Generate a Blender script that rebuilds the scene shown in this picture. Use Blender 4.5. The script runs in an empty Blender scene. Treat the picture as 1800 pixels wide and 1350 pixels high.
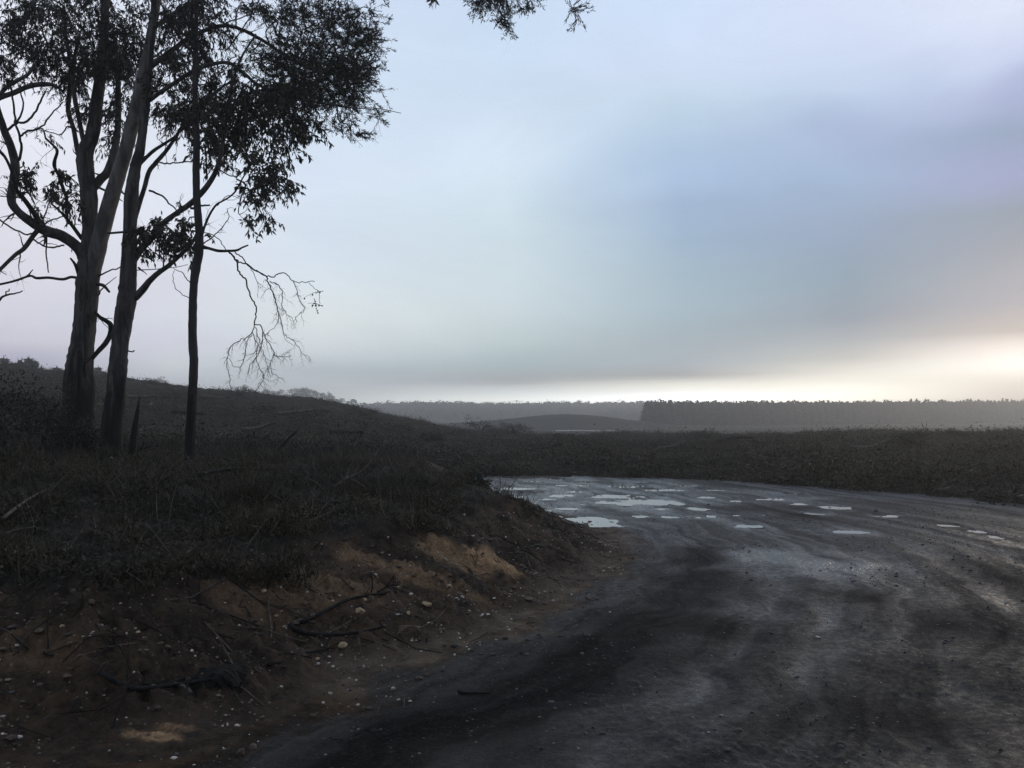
import bpy, math, random
import numpy as np
random.seed(7)
R = math.radians
scene = bpy.context.scene
C = scene.collection

# ------------------------------------------------------------------ camera
FPX = 1413.0                      # focal length in pixels of the 1800 px wide photograph
EYE = 1.6
PITCH = math.atan(60.0 / FPX)     # eye level lies 60 px below the middle of the picture
cam_d = bpy.data.cameras.new('camera')
cam_d.sensor_width = 36.0
cam_d.lens = FPX / 1800.0 * 36.0
cam_d.clip_start = 0.05
cam_d.clip_end = 6000.0
cam = bpy.data.objects.new('camera', cam_d)
C.objects.link(cam)
cam.location = (0, 0, EYE)
cam.rotation_euler = (math.pi / 2 + PITCH, 0, 0)
scene.camera = cam

scene.view_settings.view_transform = 'Standard'
scene.view_settings.look = 'None'
scene.view_settings.exposure = 0.0
scene.view_settings.gamma = 1.0
scene.view_settings.use_curve_mapping = False
scene.cycles.use_denoising = True
scene.cycles.denoising_prefilter = 'NONE'
scene.cycles.max_bounces = 5
scene.cycles.diffuse_bounces = 2
scene.cycles.glossy_bounces = 2
scene.cycles.transmission_bounces = 2
scene.cycles.volume_bounces = 0
scene.cycles.transparent_max_bounces = 4
scene.cycles.sample_clamp_indirect = 4.0

HAZE_DENSITY = 0.0017
HAZE_G = 0.62
BOX_TOP = 40.0
BOX_FAR = 1100.0
SUN_EL, SUN_AZ = 4.0, 37.0        # degrees; azimuth to the right of the view direction

# ------------------------------------------------------------------ node helpers
def lin(c):
    c = np.asarray(c, float) / 255.0
    return np.where(c <= 0.04045, c / 12.92, ((c + 0.055) / 1.055) ** 2.4)

class NT:
    def __init__(s, tree):
        s.t = tree; s.n = tree.nodes; s.l = tree.links
    def node(s, kind, **kw):
        nd = s.n.new(kind)
        for k, v in kw.items(): setattr(nd, k, v)
        return nd
    def put(s, sock, v):
        if isinstance(v, bpy.types.NodeSocket): s.l.new(v, sock)
        else: sock.default_value = v
    def math(s, op, a, b=0.0, clamp=False):
        nd = s.node('ShaderNodeMath', operation=op); nd.use_clamp = clamp
        s.put(nd.inputs[0], a); s.put(nd.inputs[1], b)
        return nd.outputs[0]
    def smooth(s, v, a, b, lo=0.0, hi=1.0):
        nd = s.node('ShaderNodeMapRange', interpolation_type='SMOOTHSTEP')
        s.put(nd.inputs['Value'], v); nd.inputs['From Min'].default_value = a; nd.inputs['From Max'].default_value = b
        nd.inputs['To Min'].default_value = lo; nd.inputs['To Max'].default_value = hi
        return nd.outputs[0]
    def ramp(s, v, a, b):
        nd = s.node('ShaderNodeMapRange'); s.put(nd.inputs['Value'], v)
        nd.inputs['From Min'].default_value = a; nd.inputs['From Max'].default_value = b
        return nd.outputs[0]
    def mix(s, f, a, b, mode='MIX'):
        nd = s.node('ShaderNodeMix', data_type='RGBA', blend_type=mode); nd.clamp_factor = True
        s.put(nd.inputs[0], f)
        for sock, v in ((nd.inputs[6], a), (nd.inputs[7], b)):
            if not isinstance(v, bpy.types.NodeSocket) and len(v) == 3: v = tuple(v) + (1,)
            s.put(sock, v)
        return nd.outputs[2]
    def noise(s, vec, scale, detail=4, rough=0.55, dist=0.0):
        nd = s.node('ShaderNodeTexNoise')
        if vec is not None: s.l.new(vec, nd.inputs['Vector'])
        nd.inputs['Scale'].default_value = scale; nd.inputs['Detail'].default_value = detail
        nd.inputs['Roughness'].default_value = rough; nd.inputs['Distortion'].default_value = dist
        return nd.outputs[0]
    def attr(s, name):
        return s.node('ShaderNodeAttribute', attribute_name=name).outputs['Fac']
    def mapped(s, vec, scale):
        nd = s.node('ShaderNodeMapping'); s.l.new(vec, nd.inputs['Vector'])
        nd.inputs['Scale'].default_value = scale
        return nd.outputs[0]

# ------------------------------------------------------------------ sky and sun
SKYFIX = {"1_0": [1.256, 1.256, 1.256], "1_36": [1.324, 1.284, 1.163], "1_47": [1.324, 1.284, 1.163], "1_61": [1.233, 1.207, 1.14], "1_81": [1.233, 1.207, 1.14], "1_131": [1.233, 1.207, 1.14], "1_186": [1.233, 1.207, 1.14], "1_240": [1.233, 1.207, 1.14], "2_0": [1.356, 1.356, 1.356], "2_24": [1.356, 1.356, 1.356], "2_35": [1.457, 1.383, 1.225], "2_50": [1.206, 1.159, 1.092], "2_65": [1.183, 1.153, 1.095], "2_87": [1.183, 1.153, 1.095], "2_158": [1.183, 1.153, 1.095], "2_256": [1.183, 1.153, 1.095], "3_0": [1.293, 1.293, 1.293], "3_14": [1.293, 1.293, 1.293], "3_33": [1.293, 1.293, 1.293], "3_45": [1.279, 1.21, 1.138], "3_69": [1.165, 1.134, 1.093], "3_111": [1.089, 1.072, 1.05], "3_167": [1.089, 1.072, 1.05], "3_219": [1.089, 1.072, 1.05], "3_268": [1.089, 1.072, 1.05], "4_0": [1.272, 1.272, 1.272], "4_13": [1.272, 1.272, 1.272], "4_17": [1.272, 1.272, 1.272], "4_26": [0.841, 0.841, 0.841], "4_38": [1.366, 1.248, 1.131], "4_55": [1.162, 1.121, 1.07], "4_79": [1.065, 1.038, 1.014], "4_114": [1.067, 1.055, 1.043], "4_141": [1.051, 1.044, 1.031], "4_171": [1.114, 1.088, 1.072], "4_207": [1.039, 1.036, 1.036], "4_249": [1.039, 1.036, 1.036], "4_275": [1.039, 1.036, 1.036], "5_0": [2.38, 2.38, 2.38], "5_15": [2.38, 2.38, 2.38], "5_21": [1.168, 1.168, 1.168], "5_29": [0.465, 0.465, 0.465], "5_38": [0.936, 0.992, 0.998], "5_53": [0.901, 0.954, 0.941], "5_77": [0.933, 0.981, 0.984], "5_104": [0.943, 0.976, 0.983], "5_123": [0.927, 0.971, 0.995], "5_149": [0.903, 0.933, 0.958], "5_168": [0.991, 1.012, 1.012], "5_203": [1.129, 1.116, 1.079], "5_224": [1.096, 1.064, 1.074], "5_270": [1.052, 1.052, 1.057], "6_0": [1.597, 1.597, 1.597], "6_17": [1.597, 1.597, 1.597], "6_24": [0.94, 0.94, 0.94], "6_31": [0.899, 0.899, 0.899], "6_39": [0.869, 0.835, 0.746], "6_50": [0.903, 0.908, 0.851], "6_65": [0.666, 0.77, 0.795], "6_87": [0.714, 0.865, 0.866], "6_109": [0.859, 0.938, 0.952], "6_130": [0.893, 0.921, 0.927], "6_158": [0.995, 1.015, 0.994], "6_185": [1.006, 0.998, 1.01], "6_202": [1.139, 1.114, 1.075], "6_225": [1.064, 1.049, 1.038], "6_256": [1.048, 1.034, 1.035], "7_0": [0.838, 0.838, 0.838], "7_15": [0.838, 0.838, 0.838], "7_23": [0.838, 0.838, 0.838], "7_31": [1.012, 1.012, 1.012], "7_41": [0.959, 0.919, 0.885], "7_53": [0.632, 0.651, 0.65], "7_70": [0.629, 0.723, 0.802], "7_87": [0.682, 0.792, 0.863], "7_107": [0.65, 0.771, 0.843], "7_130": [0.615, 0.757, 0.725], "7_156": [0.939, 0.915, 1.045], "7_178": [0.74, 0.85, 0.86], "7_194": [0.905, 0.926, 0.962], "7_209": [1.006, 1.007, 1.015], "7_238": [1.057, 1.045, 1.041]}
def build_world():
    w = bpy.data.worlds.new('World'); scene.world = w; w.use_nodes = True
    T = NT(w.node_tree)
    for n in list(T.n): T.n.remove(n)
    out = T.node('ShaderNodeOutputWorld'); bg = T.node('ShaderNodeBackground')
    T.l.new(bg.outputs[0], out.inputs[0])
    sky = T.node('ShaderNodeTexSky', sky_type='NISHITA')
    sky.sun_disc = False
    sky.sun_elevation = R(SUN_EL); sky.sun_rotation = R(SUN_AZ)
    sky.air_density = 1.4; sky.dust_density = 4.0
    tc = T.node('ShaderNodeTexCoord').outputs['Generated']
    # slow wind-drawn warping of the cloud deck
    wn = T.node('ShaderNodeTexNoise'); T.l.new(T.mapped(tc, (1, 1, 2.2)), wn.inputs['Vector'])
    wn.inputs['Scale'].default_value = 2.6; wn.inputs['Detail'].default_value = 3
    sub = T.node('ShaderNodeVectorMath', operation='SUBTRACT'); T.l.new(wn.outputs['Color'], sub.inputs[0]); sub.inputs[1].default_value = (.5, .5, .5)
    scl = T.node('ShaderNodeVectorMath', operation='SCALE'); T.l.new(sub.outputs[0], scl.inputs[0]); 
    sep0 = T.node('ShaderNodeSeparateXYZ'); T.l.new(tc, sep0.inputs[0])
    T.put(scl.inputs['Scale'], T.smooth(sep0.outputs['Z'], 0.13, 0.28, 0.004, 0.12))
    add = T.node('ShaderNodeVectorMath', operation='ADD'); T.l.new(tc, add.inputs[0]); T.l.new(scl.outputs[0], add.inputs[1])
    sep = T.node('ShaderNodeSeparateXYZ'); T.l.new(add.outputs[0], sep.inputs[0])
    az = T.math('MULTIPLY', T.math('ARCTAN2', sep.outputs['X'], sep.outputs['Y']), 180 / math.pi)
    hor = T.math('SQRT', T.math('ADD', T.math('MULTIPLY', sep.outputs['X'], sep.outputs['X']), T.math('MULTIPLY', sep.outputs['Y'], sep.outputs['Y'])))
    el = T.math('MULTIPLY', T.math('ARCTAN2', sep.outputs['Z'], hor), 180 / math.pi)
    E0, E1 = -6.0, 64.0
    u = T.math('DIVIDE', T.math('SUBTRACT', el, E0), E1 - E0, clamp=True)
    zen = ((60, (150, 158, 172)), (42, (190, 200, 218)))
    # cloud colour by elevation in a few bearings (display colours of the overcast)
    def rows(px, lst):
        a = math.atan((px - 900) / FPX)
        return a, [(math.degrees(math.atan((735 - y) / FPX * math.cos(a))), c) for y, c in lst]
    cols = [
        (-100.0, [(0, (150, 155, 165)), (12, (160, 165, 178)), (30, (170, 178, 192))]),
        rows(50, [(735, (178, 178, 190)), (630, (184, 184, 197)), (600, (200, 200, 212)), (560, (207, 208, 220)), (500, (212, 213, 225)), (350, (216, 219, 232)), (180, (220, 224, 238)), (0, (216, 223, 240))]),
        rows(300, [(735, (182, 186, 192)), (670, (185, 190, 197)), (640, (195, 200, 207)), (600, (205, 208, 220)), (560, (210, 215, 226)), (500, (212, 215, 227)), (300, (213, 221, 236)), (0, (212, 222, 241))]),
        rows(560, [(735, (215, 220, 216)), (700, (188, 196, 199)), (650, (179, 190, 198)), (620, (199, 207, 213)), (560, (217, 225, 228)), (450, (214, 226, 238)), (300, (212, 225, 242)), (150, (207, 223, 242)), (0, (206, 221, 244))]),
        rows(900, [(735, (240, 243, 234)), (704, (234, 238, 230)), (692, (212, 219, 216)), (672, (178, 188, 190)), (640, (172, 185, 190)), (600, (190, 203, 207)), (540, (203, 216, 222)), (450, (205, 220, 228)), (380, (206, 223, 233)), (300, (212, 228, 243)), (200, (208, 224, 242)), (80, (204, 222, 243)), (0, (206, 223, 245))]),
        rows(1200, [(735, (252, 248, 230)), (698, (251, 247, 229)), (682, (238, 236, 220)), (662, (193, 198, 197)), (640, (177, 184, 189)), (600, (172, 183, 190)), (540, (172, 189, 200)), (470, (169, 188, 203)), (420, (165, 185, 206)), (350, (168, 188, 215)), (300, (176, 198, 225)), (200, (190, 210, 230)), (140, (204, 220, 241)), (0, (207, 224, 248))]),
        rows(1500, [(735, (253, 243, 222)), (690, (253, 247, 228)), (672, (253, 249, 231)), (652, (238, 235, 222)), (630, (211, 209, 203)), (600, (186, 188, 190)), (560, (166, 172, 180)), (500, (159, 172, 184)), (440, (158, 172, 190)), (380, (161, 176, 199)), (300, (168, 186, 214)), (220, (176, 191, 220)), (170, (191, 207, 232)), (100, (206, 219, 243)), (0, (215, 226, 248))]),
        rows(1780, [(735, (232, 212, 188)), (692, (238, 222, 200)), (668, (247, 238, 220)), (645, (255, 254, 246)), (615, (252, 244, 236)), (582, (216, 206, 199)), (530, (192, 188, 190)), (480, (182, 181, 186)), (420, (171, 174, 183)), (350, (165, 172, 191)), (270, (165, 173, 201)), (200, (170, 181, 209)), (150, (181, 191, 221)), (100, (203, 213, 239)), (0, (222, 230, 248))]),
        (58.0, [(0, (225, 205, 180)), (4, (250, 238, 215)), (7, (215, 200, 185)), (12, (176, 174, 182)), (18, (168, 174, 195)), (30, (195, 202, 220))]),
        (110.0, [(0, (160, 160, 165)), (12, (158, 162, 172)), (30, (170, 178, 192))]),
    ]
    boost = {5: 1.15, 6: 1.3}
    outcol = None; prev = None; FIX = SKYFIX
    for ci, (a, lst) in enumerate(cols):
        adeg = a if abs(a) > 3 else math.degrees(a)
        stops = sorted(list(lst) + [z for z in zen if z[0] > max(e for e, _ in lst) + 4])
        rp = T.node('ShaderNodeValToRGB'); cr = rp.color_ramp; cr.interpolation = 'LINEAR'
        while len(cr.elements) < len(stops) + 1: cr.elements.new(0.5)
        vals = []
        for e, c in stops:
            g = lin(c)
            L = min(BOX_FAR, (BOX_TOP - EYE) / max(math.sin(R(max(e, 0.05))), 1e-4))
            tr = math.exp(-HAZE_DENSITY * L)
            hz = lin((178, 178, 176)) if adeg < 12 else lin((206, 196, 182))
            g = np.maximum((g - (1 - tr) * hz) / tr, 0.35 * g)
            g = g * np.array(FIX.get('%d_%d' % (ci, round(e * 10)), (1, 1, 1)))
            lc = lin(c); g = np.where(e < 3.4, g.mean() * lc / lc.mean(), g)   # the bright break keeps the cream of sunlit cloud
            g = np.minimum(g, 6.0)
            vals.append(((e - E0) / (E1 - E0), g))
        vals.insert(0, (0.0, vals[0][1] * 0.6))
        for el_, (p, g) in zip(cr.elements, vals):
            el_.position = min(max(p, 0), 1)
        for el_, (p, g) in zip(cr.elements, vals):
            el_.color = (g[0] / 8, g[1] / 8, g[2] / 8, 1)
        T.l.new(u, rp.inputs[0])
        if outcol is None: outcol = rp.outputs[0]
        else: outcol = T.mix(T.ramp(az, prev, adeg), outcol, rp.outputs[0])
        prev = adeg
    fl = T.noise(T.mapped(tc, (1, 1, 2.2)), 4.0, 6, 0.6, 0.6)
    lum = T.smooth(fl, 0.25, 0.75, 7.65, 8.35)
    vs = T.node('ShaderNodeVectorMath', operation='SCALE'); T.l.new(outcol, vs.inputs[0]); T.put(vs.inputs['Scale'], lum)
    # a little of the clear sky above shows through the cloud
    ns = T.node('ShaderNodeVectorMath', operation='SCALE'); T.l.new(sky.outputs[0], ns.inputs[0]); ns.inputs['Scale'].default_value = 0.06
    fin = T.mix(0.05, vs.outputs[0], ns.outputs[0])
    T.l.new(fin, bg.inputs['Color']); bg.inputs['Strength'].default_value = 1.0
build_world()

sun_d = bpy.data.lights.new('sun', 'SUN')
sun_d.energy = 1.1; sun_d.angle = R(10); sun_d.color = (1.0, 0.86, 0.68)
sun = bpy.data.objects.new('sun', sun_d); C.objects.link(sun)
sun.rotation_euler = (R(90 - SUN_EL), 0, R(180 - SUN_AZ))
sun.location = (40, 60, 30)

# ------------------------------------------------------------------ numpy noise
def _hash(ix, iy, seed):
    h = (ix.astype(np.int64) * 374761393 + iy.astype(np.int64) * 668265263 + seed * 974711) & 0xFFFFFFFF
    h = ((h ^ (h >> 13)) * 1274126177) & 0xFFFFFFFF
    return ((h ^ (h >> 16)) & 0xFFFF) / 65535.0
def pnoise(x, y, seed=0):
    x = np.asarray(x, float); y = np.asarray(y, float)
    ix = np.floor(x); iy = np.floor(y); fx = x - ix; fy = y - iy
    def g(dx, dy):
        a = _hash(ix + dx, iy + dy, seed) * 2 * np.pi
        return np.cos(a) * (fx - dx) + np.sin(a) * (fy - dy)
    ux = fx * fx * fx * (fx * (fx * 6 - 15) + 10); uy = fy * fy * fy * (fy * (fy * 6 - 15) + 10)
    n0 = g(0, 0) * (1 - ux) + g(1, 0) * ux; n1 = g(0, 1) * (1 - ux) + g(1, 1) * ux
    return (n0 * (1 - uy) + n1 * uy) * 1.5
def fbm(x, y, scale, octv=4, seed=0, gain=0.5):
    s = np.zeros(np.shape(x)); a = 1.0; f = 1.0 / scale
    for k in range(octv):
        s = s + a * pnoise(np.asarray(x) * f + 17.3 * k, np.asarray(y) * f - 9.1 * k, seed + k); a *= gain; f *= 2.03
    return s
def sstep(v, a, b):
    t = np.clip((v - a) / (b - a), 0, 1); return t * t * (3 - 2 * t)

# ------------------------------------------------------------------ terrain
FOOT = np.array([(-24, -4.0), (-9, 1.4), (-4.6, 2.9), (-2.5, 3.55), (-1.59, 3.93), (-1.28, 4.45), (-0.74, 5.2), (0.0, 6.4),
                 (0.55, 7.5), (0.95, 8.5), (1.28, 9.6), (1.38, 10.4), (1.28, 11.3), (0.95, 12.4), (0.45, 14.0), (-0.1, 16.0),
                 (-0.6, 18.5), (-1.0, 21.0), (-1.5, 24.0), (-3, 30.0)], float)
POLY = np.vstack([FOOT, [(-10, 60), (-140, 60), (-140, -60)]])
def foot_distance(X, Y):
    sh = np.shape(X); x = np.ravel(X).astype(float); y = np.ravel(Y).astype(float)
    best = np.full(x.shape, 1e9); tt = np.zeros(x.shape); acc = 0.0
    for (x0, y0), (x1, y1) in zip(FOOT[:-1], FOOT[1:]):
        dx, dy = x1 - x0, y1 - y0; L2 = dx * dx + dy * dy; L = math.sqrt(L2)
        u = np.clip(((x - x0) * dx + (y - y0) * dy) / L2, 0, 1)
        dd = np.hypot(x - x0 - u * dx, y - y0 - u * dy)
        m = dd < best; best = np.where(m, dd, best); tt = np.where(m, acc + u * L, tt); acc += L
    ins = np.zeros(x.shape, bool); n = len(POLY)
    for i in range(n):
        x0, y0 = POLY[i]; x1, y1 = POLY[(i + 1) % n]
        c = ((y0 > y) != (y1 > y)) & (x < (x1 - x0) * (y - y0) / ((y1 - y0) + 1e-12) + x0)
        ins ^= c
    return np.where(ins, -best, best).reshape(sh), tt.reshape(sh)
TA = np.array([-.80, -.64, -.48, -.35, -.24, -.18, -.14, -.09, -.05, .02, .20, .30, .45, .64, .80])
TE = np.array([.066, .058, .047, .0315, .024, .0115, -.001, -.0125, -.0195, -.0215, -.0215, -.020, -.0175, -.0145, -.013])
TDF = np.array([20, 20, 20, 20, 20.5, 21, 21.5, 22, 22.4, 22.8, 22.2, 21.2, 19.6, 18.0, 16.0])
TDC = np.array([70, 72, 75, 78, 78, 72, 68, 64, 60, 58, 56, 54, 52, 50, 50.])
def px_d(py, z=0.0): return (EYE - z) * FPX / (py - 735.0)
# puddles: photo column, row, width, height (pixels) of each sheet of water
PUD = [(905, 858, 62, 3.2), (935, 837, 110, 3.0), (980, 841, 34, 2.4), (1105, 853.5, 66, 4.5), (1168, 860.5, 62, 3.6),
       (999, 863.5, 40, 3.6), (988, 869.5, 40, 4.4), (1085, 871, 82, 6.0), (1127, 881, 132, 10.5), (1224, 892, 36, 5),
       (1120, 906, 34, 3.4), (1194, 905.5, 58, 5), (995, 893, 38, 3.2), (1025, 912, 112, 13), (1062, 921, 56, 8), (912, 872, 16, 2.5),
       (1313, 923, 54, 4.2), (1488, 933, 54, 5.2), (1470, 891, 56, 4.6), (1400, 884, 34, 2.6), (1352, 876, 60, 2.8), (1240, 873, 36, 2.6),
       (1290, 879, 16, 3), (1315, 903, 52, 3.2), (1664, 921, 32, 2.2), (1712, 931, 28, 2.4), (1742, 940, 22, 1.8), (1040, 846, 70, 2.4),
       (940, 896, 60, 3), (1010, 852, 60, 2.2), (925, 846, 44, 2.2), (1150, 848, 50, 2), (1205, 852, 40, 2), (1250, 861, 46, 2.2), (960, 876, 30, 2.4), (1045, 884, 44, 3), (1250, 905, 26, 3), (1160, 893, 30, 2.6), (1430, 900, 30, 2.6), (1560, 905, 44, 2.6), (1390, 866, 40, 2), (965, 908, 36, 5)]
PW = []
for (cx, cy, w, h) in PUD:
    d = px_d(cy); x = (cx - 900) / FPX * d
    PW.append((x, d, max(w / FPX * d / 2 * 1.05, .08), max(h * d * d / (FPX * EYE) / 2 * (.92 if h > 8 else 1.1), .14)))
WET = [(1255, 965, .6, .8, .95), (1330, 975, .95, 1.0, 1.1), (1420, 990, 1.0, .9, 1.0), (1370, 1030, .5, .45, .7), (1320, 1075, .35, .4, .55), (1180, 985, .5, .5, .35), (1480, 975, .6, .7, .6),
       (960, 880, 1.3, 4.0, .9), (1010, 850, 2.4, 3.5, .85), (1130, 880, 1.8, 3.2, .75), (1300, 878, 1.6, 2.4, .45), (1110, 940, .8, .8, .4), (1280, 990, .6, .6, .8), (1400, 1000, .7, .5, .9), (1350, 865, 1.2, .5, .8), (1450, 875, 1.2, .5, .6)]
MATTE = [(1320, 893, .9, .9, .7), (1380, 905, .7, .7, .6), (1500, 1045, .3, .4, .8), (1440, 1040, .25, .25, .7), (1640, 1180, .5, .5, .6), (1700, 1100, .6, .7, .6), (1560, 1250, .5, .4, .6), (1760, 1010, .8, 1.0, .5), (1230, 1020, .45, .7, 1.0), (1180, 1090, .8, .55, 1.0), (1060, 1150, .8, .5, .8), (930, 1190, .6, .4, .6), (1215, 975, .2, .5, .8), (1240, 1060, .3, .3, .8)]
def terrain(X, Y, fine=True):
    X = np.asarray(X, float); Y = np.asarray(Y, float)
    d = np.hypot(X, Y); th = np.arctan2(X, Y); a = np.tan(np.clip(th, -1.2, 1.2))
    s, t = foot_distance(X, Y); s = s + np.where(d < 40, .11 * fbm(X, Y, 1.1, 3, 92) + .05 * fbm(X, Y, .3, 2, 93), 0); sin_ = np.maximum(-s, 0)
    e = np.interp(a, TA, TE); df = np.interp(a, TA, TDF) + 0.55 * fbm(X, Y, 3.0, 4, 91, .62); dc = np.interp(a, TA, TDC)
    zc = EYE + e * dc - 0.16
    u = (d - df) / (dc - df)
    ff = np.where(u < 1, zc * np.clip(u, 0, 1) ** 0.92 + 0.10 * sstep(d - df, 0, 0.8) * (u < 1) * (1 - np.clip(u, 0, 1)), zc)
    ff = ff + sstep(u, 0.02, 0.3) * (1 - sstep(u, 1.4, 2)) * (0.20 * fbm(X, Y, 5.0, 3, 5) + 0.24 * fbm(X, Y, 14.0, 2, 8) + .22 * np.abs(fbm(X, Y, 1.9, 3, 9)))
    # beyond the crest: valley, mound, far hills
    valley = -0.85 + 0.12 * fbm(X, Y, 40, 2, 3)
    valley = valley + 3.5 * np.exp(-((X - 17) / 23) ** 2 - ((Y - 234) / 20) ** 2) + 0.9 * np.exp(-((X + 12) / 22) ** 2 - ((Y - 215) / 22) ** 2)
    hl = np.interp(a, [-.9, -.36, -.30, -.27, -.18, -.13, -.08], [.030, .030, .0275, .025, .0115, -.001, -.006])
    left = (EYE + hl * 400 + 0.85) * np.exp(-((d - 400) / 70) ** 2) * (1 - sstep(a, -.10, -.04))
    ridge = 10.3 * np.exp(-((d - 660) / 120) ** 2) * (1 + 0.18 * fbm(X, Y, 160, 2, 31)) * sstep(a, -.34, -.12)
    far = valley + np.maximum(left, 0) + ridge
    wv = sstep(d, dc, dc + 45)
    field = ff * (1 - wv) + far * wv
    bank = 0.47 * sstep(sin_, -.1, 1.75) - .47 * sstep(0, -.1, 1.75) + 0.064 * np.minimum(sin_, 8.5)
    bank = bank + sstep(sin_, 0.3, 2.0) * (0.07 * fbm(X, Y, 1.6, 3, 41) + 0.05 * fbm(X, Y, 4.5, 2, 43))
    k = 0.35 * sstep(sin_, .6, 3.0) + 1e-4
    h = np.clip(0.5 + 0.5 * (field - bank) / k, 0, 1)
    inside = bank * (1 - h) + field * h + k * h * (1 - h) * 0.6
    z = np.where(s < 0, inside, field)
    z = np.where(d > 45, field, z)
    road = (s > -0.05) & (d < df)
    if fine:
        near = 1 - sstep(d, 30, 60)
        z = z + near * np.where(road, (0.0042 * fbm(X, Y, .30, 3, 51, .6) + .0050 * np.abs(fbm(X, Y, .085, 3, 52))) * (.4 + 1.2 * np.clip(.5 + fbm(X, Y, 1.4, 2, 53), 0, 1)) + 0.013 * fbm(X, Y, 1.6, 2, 55),
                                (0.035 * fbm(X, Y, .40, 4, 61, .62) + .040 * fbm(t / .16, s / .9, 1.0, 3, 67) * sstep(sin_, .05, .5) * (1 - sstep(sin_, 1.6, 2.4)) + 0.032 * np.abs(fbm(X, Y, .17, 3, 65)) + .020 * fbm(X, Y, .075, 3, 66)) * (.25 + .75 * sstep(sin_, 0, .5)))
        rs = s + 0.12 * fbm(X, Y, 2.5, 2, 71)
        rut = np.zeros_like(d)
        for c, wd, dp in ((.95, .17, .016), (1.75, .15, .022), (2.30, .14, .014), (2.9, .18, .024), (3.6, .2, .018), (4.4, .2, .024), (5.2, .2, .018), (6.4, .2, .02)):
            rut = rut - dp * np.exp(-((rs - c) / wd) ** 2) + dp * .6 * np.exp(-((rs - c - 2 * wd) / wd) ** 2)
        z = z + np.where(road, rut * (0.55 + 0.6 * pnoise(t / 1.7, s / 1.3, 77)) * sstep(s, .2, .6) * (1 - sstep(d, 18, 22)), 0)
        pm = np.zeros_like(d)
        for (px, py, rx, ry) in PW:
            near_ = (np.abs(X - px) < 2.4 * rx) & (np.abs(Y - py) < 2.4 * ry)
            if not near_.any(): continue
            xs, ys = X[near_], Y[near_]
            q = np.hypot((xs - px) / rx, (ys - py) / ry) + 0.42 * fbm(xs + px, ys * .7, .38, 4, 83, .6)
            pm[near_] = np.maximum(pm[near_], 1 - sstep(q, .75, 1.25))
        z = z - np.where(road, 0.042 * pm, 0) + np.where(road & (d > 11), .0035 * fbm(X, Y, .16, 3, 85, .65), 0)
        z = np.where(road & (pm > .0), z * (1 - .5 * pm), z)
    return z, s, t, d, road, df
def ray(px, py):
    cx = (px - 900) / FPX; cy = (675 - py) / FPX
    c, s_ = math.cos(PITCH), math.sin(PITCH)
    return np.array([cx, c - cy * s_, s_ + cy * c])
def at(px, py, d):
    r = ray(px, py); return np.array([0, 0, EYE]) + r * (d / r[1])
DS = np.concatenate([np.arange(2.2, 30, .03), np.arange(30, 130, .25)])
def on_ground(px, py):
    r = ray(px, py); P = DS[:, None] * (r / r[1])[None, :]
    z = terrain(P[:, 0], P[:, 1], False)[0]
    hit = np.nonzero(EYE + P[:, 2] <= z)[0]
    i = hit[0] if len(hit) else len(DS) - 1
    return np.array([P[i, 0], P[i, 1], z[i]])
def ground_z(x, y): return float(terrain(np.array([x]), np.array([y]), True)[0][0])

# ------------------------------------------------------------------ mesh helpers
def np_mesh(name, chunks, mats, smooth=False):
    """chunks: list of (verts Nx3, faces MxK, material index)"""
    me = bpy.data.meshes.new(name)
    V = np.concatenate([c[0] for c in chunks]).astype(np.float32)
    loops = []; tot = []; mi = []; off = 0
    for v, f, m in chunks:
        f = np.asarray(f, np.int64)
        if len(f):
            loops.append((f + off).ravel()); tot.append(np.full(len(f), f.shape[1])); mi.append(np.full(len(f), m))
        off += len(v)
    loops = np.concatenate(loops); tot = np.concatenate(tot); mi = np.concatenate(mi)
    me.vertices.add(len(V)); me.vertices.foreach_set('co', V.ravel())
    me.loops.add(len(loops)); me.loops.foreach_set('vertex_index', loops.astype(np.int32))
    me.polygons.add(len(tot)); st = np.zeros(len(tot), np.int32); st[1:] = np.cumsum(tot)[:-1]
    me.polygons.foreach_set('loop_start', st)
    me.polygons.foreach_set('material_index', mi.astype(np.int32))
    me.polygons.foreach_set('use_smooth', np.full(len(tot), smooth))
    for m in mats: me.materials.append(m)
    me.update(calc_edges=True); me.validate()
    return me
def link(name, me, parent=None, loc=None):
    o = bpy.data.objects.new(name, me); C.objects.link(o)
    if parent is not None: o.parent = parent
    if loc is not None: o.location = loc
    return o
def tag(o, label=None, cat=None, group=None, kind=None):
    if label: o['label'] = label
    if cat: o['category'] = cat
    if group: o['group'] = group
    if kind: o['kind'] = kind
    return o
def empty(name, loc=(0, 0, 0)):
    o = bpy.data.objects.new(name, None); o.location = loc; C.objects.link(o); return o
def catmull(P, n):
    P = np.asarray(P, float); m = len(P)
    if m < 3: 
        u = np.linspace(0, 1, n + 1)[:, None]; return P[0] * (1 - u) + P[-1] * u
    Q = np.vstack([2 * P[0] - P[1], P, 2 * P[-1] - P[-2]]); out = []
    for i in range(m - 1):
        p0, p1, p2, p3 = Q[i:i + 4]
        for k in range(n):
            u = k / n
            out.append(.5 * ((2 * p1) + (p2 - p0) * u + (2 * p0 - 5 * p1 + 4 * p2 - p3) * u * u + (3 * p1 - p0 - 3 * p2 + p3) * u ** 3))
    out.append(P[-1]); return np.array(out)
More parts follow.
